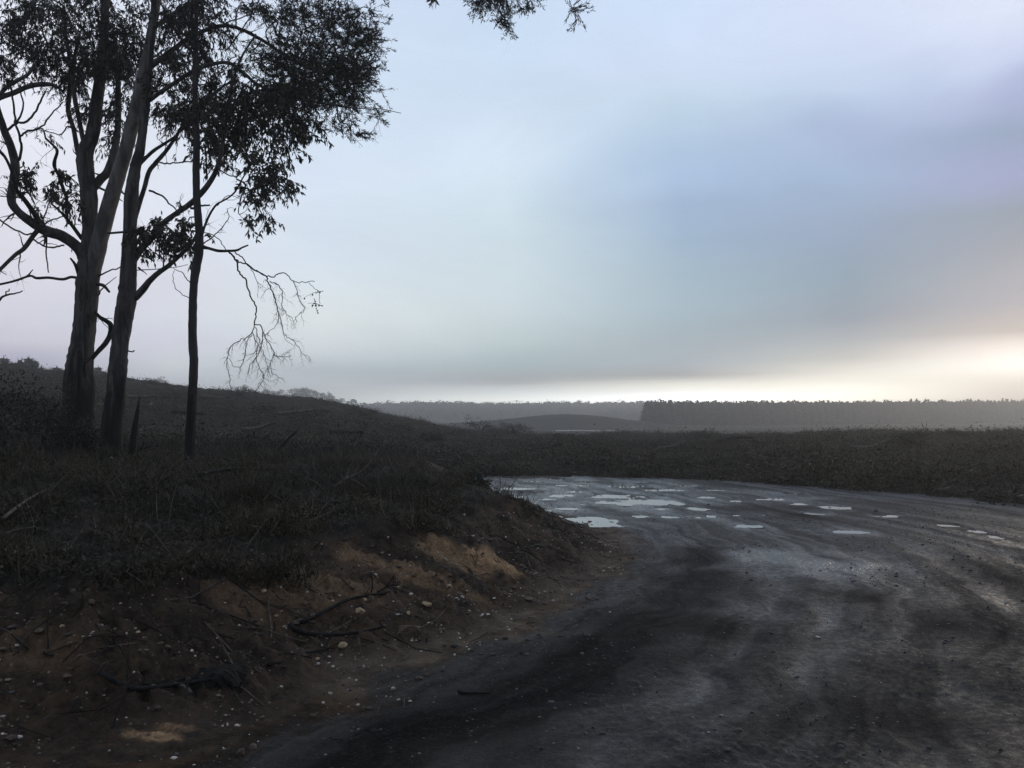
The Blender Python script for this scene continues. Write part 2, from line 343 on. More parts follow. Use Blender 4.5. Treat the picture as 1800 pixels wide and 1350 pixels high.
def tube(P, rad, sides=8, rough=0.0, seed=0, cap=True):
    P = np.asarray(P, float); n = len(P); rad = np.asarray(rad, float)
    tan = np.gradient(P, axis=0); tan /= np.linalg.norm(tan, axis=1)[:, None] + 1e-9
    up = np.array([0.3, 1, 0.2]) if abs(tan[0][1]) < .9 else np.array([1, 0, .2])
    V = np.zeros((n, sides, 3)); rng = np.random.RandomState(seed)
    lobes = 1 + rough * rng.randn(sides) * .6
    for i in range(n):
        x = np.cross(tan[i], up); x /= np.linalg.norm(x) + 1e-9; y = np.cross(x, tan[i]); up = y
        ang = np.arange(sides) / sides * 2 * np.pi
        rr = rad[i] * lobes * (1 + rough * .5 * rng.randn(sides))
        V[i] = P[i] + rr[:, None] * (np.cos(ang)[:, None] * x + np.sin(ang)[:, None] * y)
        up = y
    V = V.reshape(-1, 3)
    i, j = np.meshgrid(np.arange(n - 1), np.arange(sides), indexing='ij'); i = i.ravel(); j = j.ravel(); j2 = (j + 1) % sides
    F = np.stack([i * sides + j, i * sides + j2, (i + 1) * sides + j2, (i + 1) * sides + j], 1)
    if cap:
        V = np.vstack([V, P[-1:] + tan[-1:] * rad[-1] * .6, P[:1]])
        k = len(V)
        js = np.arange(sides); j2 = (js + 1) % sides; b = (n - 1) * sides
        F2 = np.stack([b + js, b + j2, np.full(sides, k - 2), np.full(sides, k - 2)], 1)
        F3 = np.stack([j2, js, np.full(sides, k - 1), np.full(sides, k - 1)], 1)
        return V, F, np.vstack([F2, F3])[:, :3]
    return V, F, np.zeros((0, 3), int)
def add_tube(ch, P, rad, sides=8, rough=0.0, seed=0, m=0):
    V, F, G = tube(P, rad, sides, rough, seed)
    ch.append((V, F, m))
    if len(G):
        # caps share the tube's vertices: index relative to this chunk needs the same offset, so append as zero-vertex chunk
        ch[-1] = (V, np.vstack([F, np.column_stack([G, G[:, 2]])]) if False else F, m)
        ch.append((np.zeros((0, 3)), G - len(V), m))
def unit(v): return v / (np.linalg.norm(v, axis=-1, keepdims=True) + 1e-9)
def leaf_quads(P, D, L, W, rng, fold=0.0):
    """diamond leaves: base P, direction D, length L, width W"""
    n = len(P); D = unit(D)
    side = unit(np.cross(D, rng.randn(n, 3)))
    nrm = np.cross(D, side)
    mid = P + D * (L * .42)[:, None] + nrm * (fold * L)[:, None]
    V = np.stack([P, mid + side * (W / 2)[:, None], P + D * L[:, None], mid - side * (W / 2)[:, None]], 1).reshape(-1, 3)
    F = np.arange(4 * n).reshape(n, 4)
    return V, F

# ------------------------------------------------------------------ materials
def new_mat(name):
    m = bpy.data.materials.new(name); m.use_nodes = True
    T = NT(m.node_tree); b = T.n['Principled BSDF']
    return m, T, b
def objc(T): return T.node('ShaderNodeTexCoord').outputs['Object']
def bump(T, b, h, strength, dist):
    nd = T.node('ShaderNodeBump'); nd.inputs['Strength'].default_value = strength; nd.inputs['Distance'].default_value = dist
    T.l.new(h, nd.inputs['Height']); T.l.new(nd.outputs[0], b.inputs['Normal'])
def speckle(T, vec, scale, thr, rnd=.55):
    v = T.node('ShaderNodeTexVoronoi'); T.l.new(vec, v.inputs['Vector']); v.inputs['Scale'].default_value = scale
    s = T.node('ShaderNodeSeparateColor'); T.l.new(v.outputs['Color'], s.inputs[0])
    on = T.math('GREATER_THAN', s.outputs[0], thr)
    near = T.math('LESS_THAN', v.outputs['Distance'], rnd * .5)
    return T.math('MULTIPLY', on, near), s.outputs[1]
def soil(T, oc, fine):
    n1 = T.noise(oc, 1.1, 6, .62, .5); n2 = T.noise(T.mapped(oc, (1, 1, 2.2)), 4.2, 8, .68, .4); n3 = T.noise(oc, 13, 6, .7)
    c = T.mix(T.smooth(n1, .38, .62), (.040, .030, .021), (.092, .060, .039))
    c = T.mix(T.smooth(n2, .42, .66, 0, .85), c, (.022, .018, .0145))
    c = T.mix(T.smooth(n2, .40, .28, 0, .6), c, (.135, .092, .058))
    c = T.mix(T.smooth(n3, .52, .70, 0, .6), c, (.115, .085, .060))
    c = T.mix(T.smooth(n3, .46, .34, 0, .7), c, (.014, .011, .009))
    c = T.mix(T.smooth(fine, .55, .72, 0, .6), c, (.12, .09, .064))
    c = T.mix(T.smooth(fine, .45, .28, 0, .7), c, (.009, .007, .006))
    c = T.mix(T.smooth(T.attr('margin'), .1, .9, 0, .8), c, T.mix(T.smooth(n2, .35, .65), (.065, .052, .040), (.190, .148, .110)))
    return c, n2, n3
def mat_road():
    m, T, b = new_mat('wet_dirt')
    oc = objc(T); uv = T.node('ShaderNodeUVMap', uv_map='along').outputs[0]
    st = T.noise(T.mapped(uv, (2.6, .16, 1)), 1.0, 5, .62, .25)
    st2 = T.noise(T.mapped(uv, (.9, .10, 1)), 1.0, 4, .6, .2)
    tread = T.noise(T.mapped(uv, (9, 1.6, 1)), 1.0, 3, .6, .3)
    nz = T.noise(oc, 2.2, 8, .68); fine = T.noise(oc, 55, 5, .78); mid = T.noise(oc, 16, 6, .74)
    c = T.mix(T.smooth(st, .36, .64), (.0095, .0092, .0095), (.046, .043, .0425))
    c = T.mix(T.smooth(st2, .38, .64, 0, .55), c, (.030, .026, .023))
    c = T.mix(T.smooth(tread, .50, .66, 0, .35), c, (.012, .0115, .0115))
    c = T.mix(T.smooth(nz, .50, .66, 0, .6), c, (.018, .0155, .013))
    c = T.mix(T.smooth(mid, .54, .68, 0, .55), c, (.066, .062, .060))
    c = T.mix(T.smooth(mid, .45, .33, 0, .6), c, (.0075, .0075, .0075))
    c = T.mix(T.smooth(fine, .55, .70, 0, .65), c, (.095, .09, .087))
    c = T.mix(T.smooth(fine, .46, .32, 0, .7), c, (.006, .006, .006))
    sc, n2, n3 = soil(T, oc, fine)
    c = T.mix(T.math('MULTIPLY', T.attr('edge'), T.smooth(n3, .25, .5, .6, 1)), c, sc)
    sp, tone = speckle(T, oc, 34, .955)
    c = T.mix(T.math('MULTIPLY', sp, .6), c, T.mix(tone, (.10, .09, .08), (.33, .31, .28)))
    T.l.new(c, b.inputs['Base Color'])
    wet = T.attr('wet'); mt = T.math('MAXIMUM', T.attr('matte'), T.attr('edge'))
    rn = T.smooth(mid, .32, .68, -.16, .16)
    r = T.math('ADD', T.math('SUBTRACT', .66, T.math('MULTIPLY', wet, .41)), rn)
    r = T.math('ADD', r, T.smooth(st, .35, .65, .14, -.12))
    r = T.math('MINIMUM', T.math('MAXIMUM', T.math('ADD', r, T.math('MULTIPLY', mt, .35)), .18), 1.0)
    T.l.new(r, b.inputs['Roughness'])
    T.put(b.inputs['Specular IOR Level'], T.math('MAXIMUM', T.math('SUBTRACT', T.math('ADD', .18, T.math('MULTIPLY', wet, .39)), T.math('MULTIPLY', mt, .24)), .03))
    bump(T, b, T.math('ADD', T.math('MULTIPLY', fine, .8), T.math('MULTIPLY', mid, .9)), .9, .011)
    return m
def mat_bank():
    m, T, b = new_mat('earth_bank')
    oc = objc(T); fine = T.noise(oc, 40, 5, .78)
    c, n2, n3 = soil(T, oc, fine)
    cl = T.math('MULTIPLY', T.attr('clay'), T.smooth(T.noise(oc, 9, 6, .7), .30, .52))
    c = T.mix(cl, c, T.mix(T.smooth(fine, .35, .65), (.28, .175, .090), (.60, .39, .22)))
    sp, tone = speckle(T, oc, 34, .86)
    c = T.mix(T.math('MULTIPLY', sp, .75), c, T.mix(tone, (.09, .065, .045), (.34, .30, .25)))
    c = T.mix(T.math('MULTIPLY', T.attr('litter'), T.smooth(n2, .2, .5, .7, .95)), c, T.mix(T.smooth(fine, .35, .65), (.008, .008, .006), (.028, .025, .019)))
    T.l.new(c, b.inputs['Base Color'])
    b.inputs['Roughness'].default_value = .9; b.inputs['Specular IOR Level'].default_value = .18
    bump(T, b, T.math('ADD', T.math('MULTIPLY', fine, .6), T.math('MULTIPLY', n3, 1.2)), 1.0, .04)
    return m
def mat_field():
    m, T, b = new_mat('heath_ground')
    oc = objc(T)
    n1 = T.noise(oc, .22, 6, .62); n2 = T.noise(oc, 2.2, 8, .7)
    c = T.mix(T.smooth(n1, .38, .62), (.022, .020, .015), (.044, .037, .025))
    c = T.mix(T.smooth(n2, .45, .68), c, (.012, .011, .010))
    c = T.mix(T.smooth(n2, .40, .25, 0, .5), c, (.055, .045, .030))
    T.l.new(c, b.inputs['Base Color']); b.inputs['Roughness'].default_value = .95; b.inputs['Specular IOR Level'].default_value = .1
    bump(T, b, T.noise(oc, 5, 7, .7), .9, .15)
    return m
def mat_hills():
    m, T, b = new_mat('far_heath')
    oc = objc(T); n1 = T.noise(oc, .05, 6, .65); n2 = T.noise(oc, .5, 6, .7)
    c = T.mix(T.smooth(n1, .38, .62), (.010, .011, .009), (.020, .020, .015)); c = T.mix(T.smooth(n2, .5, .7), c, (.007, .008, .007))
    T.l.new(c, b.inputs['Base Color']); b.inputs['Roughness'].default_value = 1; b.inputs['Specular IOR Level'].default_value = .05
    return m
def mat_plant(name, cols, rough=.6, spec=.25):
    m, T, b = new_mat(name)
    ri = T.node('ShaderNodeNewGeometry').outputs['Random Per Island']
    rp = T.node('ShaderNodeValToRGB'); cr = rp.color_ramp
    while len(cr.elements) < len(cols): cr.elements.new(.5)
    for i, c in enumerate(cols):
        cr.elements[i].position = i / (len(cols) - 1); cr.elements[i].color = tuple(c) + (1,)
    T.l.new(ri, rp.inputs[0])
    n = T.math('MULTIPLY', T.smooth(T.noise(objc(T), .9, 4, .6), .3, .7, .7, 1.3), T.smooth(T.noise(objc(T), .10, 5, .65), .36, .64, .55, 1.6))
    vs = T.node('ShaderNodeVectorMath', operation='SCALE'); T.l.new(rp.outputs[0], vs.inputs[0]); T.put(vs.inputs['Scale'], n)
    T.l.new(vs.outputs[0], b.inputs['Base Color'])
    b.inputs['Roughness'].default_value = rough; b.inputs['Specular IOR Level'].default_value = spec
    return m
def mat_bark(name, dark, pale, char_z=None, streak=9):
    m, T, b = new_mat(name)
    oc = objc(T)
    n = T.noise(T.mapped(oc, (streak, streak, 1.3)), 1.0, 8, .68, .6); n2 = T.noise(oc, 1.7, 5, .6)
    c = T.mix(T.smooth(n, .34, .66), dark, pale)
    c = T.mix(T.smooth(n2, .52, .70, 0, .75), c, tuple(x * .5 for x in dark))
    if char_z is not None:
        geo = T.node('ShaderNodeNewGeometry').outputs['Position']; sp = T.node('ShaderNodeSeparateXYZ'); T.l.new(geo, sp.inputs[0])
        zz = T.math('ADD', sp.outputs['Z'], T.smooth(n, .2, .8, -.5, .5))
        c = T.mix(T.smooth(zz, char_z - .35, char_z + .5, 1, 0), c, T.mix(T.smooth(n, .3, .7), (.006, .006, .006), (.022, .020, .019)))
    T.l.new(c, b.inputs['Base Color']); b.inputs['Roughness'].default_value = .85; b.inputs['Specular IOR Level'].default_value = .2
    bump(T, b, n, 1.0, .03)
    return m
def mat_stone(name, a, bb):
    m, T, b = new_mat(name)
    ri = T.node('ShaderNodeNewGeometry').outputs['Random Per Island']
    n = T.noise(objc(T), 22, 6, .7)
    c = T.mix(ri, a, bb); c = T.mix(T.smooth(n, .5, .68, 0, .7), c, tuple(x * .35 for x in a))
    T.l.new(c, b.inputs['Base Color']); b.inputs['Roughness'].default_value = .75
    bump(T, b, n, .6, .01)
    return m
def mat_water(rough=.03):
    m, T, b = new_mat('puddle_water')
    b.inputs['Base Color'].default_value = (.26, .255, .24, 1); b.inputs['Roughness'].default_value = rough; b.inputs['IOR'].default_value = 1.33
    b.inputs['Specular IOR Level'].default_value = .5
    bump(T, b, T.noise(objc(T), 7, 3, .5), .05, .01)
    return m
M_ROAD = mat_road(); M_BANK = mat_bank(); M_FIELD = mat_field(); M_HILL = mat_hills(); M_WATER = mat_water(); M_POOL = mat_water(.32)
M_GRASS = mat_plant('dry_grass', [(.012, .011, .007), (.024, .021, .012), (.045, .036, .020), (.018, .018, .010), (.095, .076, .045)])
M_HEATH = mat_plant('bracken_leaf', [(.014, .014, .008), (.038, .030, .016), (.025, .024, .012), (.062, .048, .026), (.014, .0135, .009), (.10, .082, .055)])
M_LEAF = mat_plant('gum_leaf', [(.014, .018, .012), (.026, .030, .018), (.035, .036, .020), (.018, .022, .016)], .45, .35)
M_SHRUB = mat_plant('shrub_leaf', [(.010, .014, .008), (.020, .026, .014), (.030, .034, .018)], .55, .25)
M_PINE = mat_plant('pine_needle', [(.012, .018, .014), (.024, .030, .020), (.018, .022, .016)], .8, .1)
M_FAR = mat_plant('far_leaf', [(.022, .028, .022), (.040, .046, .034), (.030, .034, .028)], .8, .1)
M_BARK1 = mat_bark('gum_bark', (.022, .019, .018), (.135, .122, .115), 2.5)
M_BARKP = mat_bark('pale_gum_bark', (.10, .092, .086), (.26, .24, .225), None, 5)
M_BARK2 = mat_bark('grey_gum_bark', (.024, .023, .023), (.125, .117, .113), 2.1)
M_BARK3 = mat_bark('smooth_grey_bark', (.030, .028, .028), (.060, .056, .055), 1.9)
M_TWIG = mat_bark('dead_wood', (.022, .019, .017), (.060, .052, .046), None, 14)
M_GREY = mat_bark('weathered_wood', (.055, .048, .042), (.16, .14, .125), None, 14)
M_CHAR = mat_bark('charred_wood', (.007, .007, .007), (.024, .022, .021), None, 12)
M_STONE = mat_stone('pale_stone', (.15, .12, .09), (.66, .62, .56))
M_OCHRE = mat_stone('ochre_stone', (.24, .155, .075), (.46, .36, .22))
M_BROWN = mat_stone('brown_rock', (.060, .036, .024), (.085, .052, .034))
M_SOILCLOD = mat_stone('soil_clod', (.022, .016, .012), (.10, .066, .044))
M_CLOD = mat_stone('dark_gravel', (.022, .021, .021), (.085, .080, .076))
M_TRUNK = mat_bark('far_bark', (.03, .027, .024), (.06, .055, .05))

# ------------------------------------------------------------------ the ground sheets
def build_ground():
    fa = np.tan(np.linspace(-0.80, 0.80, 1000) * 1.0); fa = np.arctan(fa)
    az = np.concatenate([np.linspace(-math.pi, -0.80, 50)[:-1], fa, np.linspace(0.80, math.pi, 50)[1:]])
    th = np.linspace(0.95, EYE / 24.5, 560)
    ds = np.concatenate([[.25, .7, 1.2], EYE / th, np.geomspace(24.6, 130, 230), np.geomspace(133, 1090, 90)])
    A, D = np.meshgrid(az, ds, indexing='xy')      # rows: distance, columns: azimuth
    X = D * np.sin(A); Y = D * np.cos(A)
    z, s, t, d, road, df = terrain(X, Y)
    nr, nc = X.shape
    V = np.stack([X, Y, z], -1).reshape(-1, 3)
    i, j = np.meshgrid(np.arange(nr - 1), np.arange(nc - 1), indexing='ij'); i = i.ravel(); j = j.ravel()
    F = np.stack([i * nc + j, i * nc + j + 1, (i + 1) * nc + j + 1, (i + 1) * nc + j], 1)[:, ::-1]
    fr = F[:, 0]
    S = s.ravel(); Dd = d.ravel(); DF = df.ravel(); X = X.ravel(); Y = Y.ravel(); Tt = t.ravel()
    isroad = (S[fr] > 0) & (Dd[fr] < DF[fr])
    isbank = (~isroad) & (S[fr] <= 0) & (Dd[fr] < 24)
    ishill = (Dd[fr] >= 128)
    isfield = ~(isroad | isbank | ishill)
    clay = np.zeros(len(S)); 
    for (px, py, rx, ry, w) in ((862, 982, .30, .22, 1.0), (800, 985, .40, .25, .55), (880, 1000, .2, .2, .5), (270, 1296, .13, .05, 1.0), (315, 1285, .10, .035, .6), (700, 1000, .55, .22, .42), (640, 985, .3, .2, .35), (600, 1030, .35, .2, .30), (780, 1025, .35, .15, .35), (500, 1040, .45, .2, .25), (420, 1060, .4, .15, .2), (60, 1150, .3, .2, .15)):
        g = on_ground(px, py)
        q = np.hypot((X - g[0]) / rx, (Y - g[1]) / ry) + .35 * fbm(X, Y, .22, 3, 12)
        clay = np.maximum(clay, w * (1 - sstep(q, .55, 1.25)))
    rs = S + .10 * fbm(X, Y, 2.5, 3, 71)
    band = np.exp(-((rs - 1.02) / .36) ** 2) * (1 - sstep(Y, 9.8, 11.2)) * np.clip(.9 + .5 * fbm(X, Y, .9, 3, 72), 0, 1)
    band = np.maximum(band, .75 * np.exp(-((rs - .75) / .30) ** 2) * (Y < 6))
    rut = np.zeros(len(S))
    for c, wd in ((1.75, .13), (2.30, .12), (2.95, .15), (3.6, .14), (4.4, .17), (5.2, .15), (6.4, .2)):
        rut = np.maximum(rut, np.exp(-((rs - c) / wd) ** 2))
    rut = rut * np.clip(.75 + .9 * fbm(X, Y, 1.8, 3, 73), 0, 1) * (1 - sstep(Dd, 14, 20))
    margin = np.exp(-((S - .10) / .42) ** 2) * np.clip(.85 + .8 * fbm(X, Y, 1.3, 3, 14), 0, 1) * sstep(Y, 4.2, 5.2) * (1 - sstep(Y, 11.5, 13))
    margin = np.maximum(margin, .55 * np.exp(-((S + .5) / .5) ** 2) * np.clip(.3 + fbm(X, Y, .9, 3, 15), 0, 1) * (Y < 6.5))
    edge = (1 - sstep(S + .22 * fbm(X, Y, .6, 4, 17, .62), .02, .42)) * (Y < 16)
    litter = sstep(-S, 1.15, 1.75 ) * np.clip(.9 + .8 * fbm(X, Y, .8, 3, 16), 0, 1)
    wet = np.zeros(len(S)); mt = np.zeros(len(S))
    for lst, arr in ((WET, wet), (MATTE, mt)):
        for (px, py, rx, ry, w) in lst:
            dd = px_d(py); gx = (px - 900) / FPX * dd
            q = np.hypot((X - gx) / rx, (Y - dd) / ry)
            np.maximum(arr, w * np.exp(-q * q) , out=arr)
    mt = np.maximum(mt, band); wet = np.maximum(wet, .42 * rut * (1 - .7 * sstep(X, 3.5, 6))) * (1 - .8 * band)
    wet = np.clip(wet * (.85 + .7 * fbm(X, Y, .9, 4, 18)), 0, 1)
    for (px, py, rx, ry) in PW:                     # wet mud round every puddle
        nr_ = (np.abs(X - px) < 2.2 * (rx + .12)) & (np.abs(Y - py) < 2.2 * (ry + .35)) & (X < 6)
        q = np.hypot((X[nr_] - px) / (rx + .12), (Y[nr_] - py) / (ry + .35)) + .3 * fbm(X[nr_], Y[nr_], .5, 3, 20)
        wet[nr_] = np.maximum(wet[nr_], .42 * (1 - sstep(q, .7, 1.35)))
    def sub(name, mask, mat, attrs, label):
        f = F[mask]; ids, inv = np.unique(f.ravel(), return_inverse=True)
        me = np_mesh(name, [(V[ids], inv.reshape(-1, 4), 0)], [mat], True)
        for an, arr in attrs.items():
            me.attributes.new(an, 'FLOAT', 'POINT').data.foreach_set('value', arr[ids].astype(np.float32))
        if name == 'dirt_road':
            uv = me.uv_layers.new(name='along'); lv = np.empty(len(me.loops), np.int32); me.loops.foreach_get('vertex_index', lv)
            warp = .25 * fbm(X[ids], Y[ids], 2.2, 3, 19)
            uv.data.foreach_set('uv', np.stack([(S[ids] + warp)[lv], Tt[ids][lv]], 1).astype(np.float32).ravel())
        return tag(link(name, me), label, 'ground', None, 'structure')
    sub('dirt_road', isroad, M_ROAD, dict(wet=wet, matte=mt, margin=margin, edge=edge), 'wet rutted dirt road with puddles')
    sub('earth_bank', isbank, M_BANK, dict(clay=clay, margin=margin, litter=litter), 'reddish stony earth bank beside the road')
    sub('field', isfield, M_FIELD, {}, 'dark cleared hillside beyond the road')
    sub('hills', ishill, M_HILL, {}, 'hazy far valley floor and hills')
build_ground()

# ------------------------------------------------------------------ puddles and far pools
def sheet(name, cx, cy, z, rx, ry, label, seed, n=64, grow=1.2, mat=None):
    a = np.arange(n) / n * 2 * np.pi
    r = grow * (1 + .16 * pnoise(np.cos(a) * 1.6 + seed, np.sin(a) * 1.6, 5) + .07 * pnoise(np.cos(a) * 5 + seed, np.sin(a) * 5, 6))
    top = np.stack([cx + rx * r * np.cos(a), cy + ry * r * np.sin(a), np.full(n, z)], 1)
    V = np.vstack([top, [[cx, cy, z]]]); F = np.stack([np.arange(n), (np.arange(n) + 1) % n, np.full(n, n)], 1)
    o = link(name, np_mesh(name, [(V, F, 0)], [mat or M_WATER]))
    return tag(o, label, 'water', None, 'structure')
for k, (x, y, rx, ry) in enumerate(PW):
    aa = np.arange(24) / 24 * 2 * np.pi
    zz = terrain(x + rx * 1.3 * np.cos(aa), y + ry * 1.3 * np.sin(aa))[0]
    sheet('puddle', x, y, float(np.percentile(zz, 30)) - 0.0055, rx, ry, 'shallow puddle in the dirt road reflecting the sky', k * 3.7)
for (px, w, d) in ((990, 40, 152), (1045, 30, 153), (1010, 70, 158), (1075, 22, 156)):
    x = (px - 900) / FPX * d
    zs = float(np.max(terrain(np.linspace(x - w / 2 / FPX * d, x + w / 2 / FPX * d, 9), np.full(9, float(d)), True)[0]))
    sheet('pool', x, d, zs + .03, w / FPX * d / 2, 3.0, 'thin bright strip of water in the far valley', d, 48, 1.0, M_POOL)
def build_track():
    xs = np.linspace(2, 130, 120); V = []; 
    for x in xs:
        yc = 163 + 3 * math.sin(x * .05); 
        for o_ in (-2.2, 2.2): V.append((x, yc + o_, 0))
    V = np.array(V); V[:, 2] = terrain(V[:, 0], V[:, 1])[0] + .06
    i = np.arange(len(xs) - 1) * 2
    m, T, b = new_mat('sandy_track'); c = T.mix(T.noise(objc(T), .4, 5, .6), (.05, .04, .03), (.13, .105, .08)); T.l.new(c, b.inputs['Base Color']); b.inputs['Roughness'].default_value = .9
    tag(link('track', np_mesh('track', [(V, np.stack([i, i + 2, i + 3, i + 1], 1), 0)], [m])), 'pale sandy track along the far valley', 'track', None, 'structure')
build_track()

# ------------------------------------------------------------------ gum trees
def parse(sx):
    out = []
    for tok in sx.split():
        v = [float(q) for q in tok.split(',')]
        out.append(v)
    return out
def path3(sx, d0, d1, w0, w1, sub=4, jit=.0, seed=0):
    """pixel-traced limb -> 3-D centre line and radii; depth runs from d0 at its root to d1 at its tip"""
    p = parse(sx); n = len(p); rng = np.random.RandomState(seed)
    L = np.cumsum([0] + [math.hypot(p[i][0] - p[i - 1][0], p[i][1] - p[i - 1][1]) for i in range(1, n)]); L = L / max(L[-1], 1e-6)
    P = []; W = []
    for q, u in zip(p, L):
        dd = d0 + (d1 - d0) * u + rng.randn() * jit
        P.append(at(q[0], q[1], dd)); wpx = q[2] if len(q) > 2 else w0 + (w1 - w0) * u
        W.append(wpx / FPX * dd / 2)
    P = catmull(np.array(P), sub); W = np.interp(np.linspace(0, 1, len(P)), np.linspace(0, 1, n), W)
    return P, W
def twig(ch, P0, D, L, r, rng, depth, droop=0.0, m=0, tips=None, crook=.35, seg=5):
    P = [P0]; d = unit(np.array(D, float))
    for k in range(seg):
        d = unit(d + rng.randn(3) * crook * .5 + np.array([0, 0, -droop])); P.append(P[-1] + d * L / seg)
    P = np.array(P); rad = np.linspace(r, r * .35, len(P))
    add_tube(ch, P, rad, 4 if r < .008 else 5, 0, 0, m)
    if tips is not None: tips.append(P)
    if depth > 0:
        for k in range(1, len(P)):
            if rng.rand() < .75:
                dd = unit(unit(P[k] - P[k - 1]) + rng.randn(3) * .75)
                twig(ch, P[k], dd, L * rng.uniform(.35, .65), rad[k] * .62, rng, depth - 1, droop, m, tips, crook, max(3, seg - 1))
def crown_mesh(name, clusters, d0, anchors, seed, fine_scale=1.0):
    """clusters: cx,cy,rx,ry (photo pixels), fill, kind, depth offset -> leaves on short twigs in real volumes"""
    rng = np.random.RandomState(seed); wood = []; LV = []; LF = []; off = 0
    A = np.array(anchors)
    for (cx, cy, rx, ry, fill, kind, dz) in sorted(clusters, key=lambda q: np.min(np.linalg.norm(A - at(q[0], q[1], d0 + q[6]), axis=1))):
        d = d0 + dz; c = at(cx, cy, d); ax = rx / FPX * d; az = ry / FPX * d; ay = .75 * (ax + az) / 2 + .15
        area = math.pi * ax * az
        if kind == 'b': ll, lw, per = .105, .034, 13
        elif kind == 'p': ll, lw, per = .035, .03, 5
        elif kind == 'f': ll, lw, per = .070, .013, 30
        else: ll, lw, per = .090, .022, 16
        n = max(2, int(fill * area * 2.75 / (ll * lw * .55) / per))
        # uneven clumps: sub-clump centres, sprays gather round them
        nsub = max(2, int(n / 7)); sc = rng.randn(nsub, 3); sc = unit(sc) * (rng.rand(nsub, 1) ** .45)
        pick = rng.randint(0, nsub, n)
        q = sc[pick] + rng.randn(n, 3) * .22
        P = c + q * np.array([ax, ay, az])
        for k in range(n):
            # spray twig leaves the centre side and arches down and out
            dirv = unit(q[k] * np.array([1, 1, .5]) + rng.randn(3) * .5 + np.array([0, 0, -.25 if kind != 'f' else .05]))
            L = rng.uniform(.18, .38) * (1.15 if kind == 'f' else 1)
            u = np.linspace(0, 1, 5)[:, None]
            C_ = P[k] + dirv * L * (u - .3) + np.array([0, 0, -1]) * (u ** 2) * L * (.35 if kind != 'f' else .08)
            if k % 2 == 0: add_tube(wood, C_, np.linspace(.006, .002, 5), 3, 0, 0, 0)
            m_ = per; uu = rng.rand(m_); base = np.stack([np.interp(uu, np.linspace(0, 1, 5), C_[:, x]) for x in range(3)], 1)
            if kind == 'f': D = unit(dirv + rng.randn(m_, 3) * .55)
            else: D = unit(np.array([0, 0, -.85]) + dirv * .35 + rng.randn(m_, 3) * .48)
            ls = ll * rng.uniform(.65, 1.35, m_); ws = lw * rng.uniform(.7, 1.3, m_)
            v, f = leaf_quads(base, D, ls, ws, rng, .06)
            LV.append(v); LF.append(f + off); off += len(v)
        # a branchlet ties the clump to the nearest limb
        if len(A) and rx > 9:
            j = np.argmin(np.linalg.norm(A - c, axis=1)); r0 = A[j]
            tgt = c + rng.randn(3) * np.array([ax, ay, az]) * .25; D_ = np.linalg.norm(tgt - r0)
            pts = [r0] + [r0 + (tgt - r0) * u + rng.randn(3) * .11 * D_ * np.array([1, 1, 1]) + np.array([0, 0, .12 * D_ * math.sin(3.1 * u)]) for u in (.3, .6, .85)] + [tgt]
            Q = catmull(np.array(pts), 3); add_tube(wood, Q, np.linspace(.015, .006, len(Q)), 5, 0, 0, 0)
            A = np.vstack([A, Q[3:]])
            for e in range(3):
                twig(wood, Q[rng.randint(5, len(Q))], unit(rng.randn(3)), 1.1 * max(ax, az), .006, rng, 1, 0, 0)
    ch = wood + [(np.concatenate(LV), np.concatenate(LF), 1)]
    return np_mesh(name, ch, [M_TWIG, M_LEAF])
def rel(chunks, o):
    return [(v - o if len(v) else v, f, m) for v, f, m in chunks]

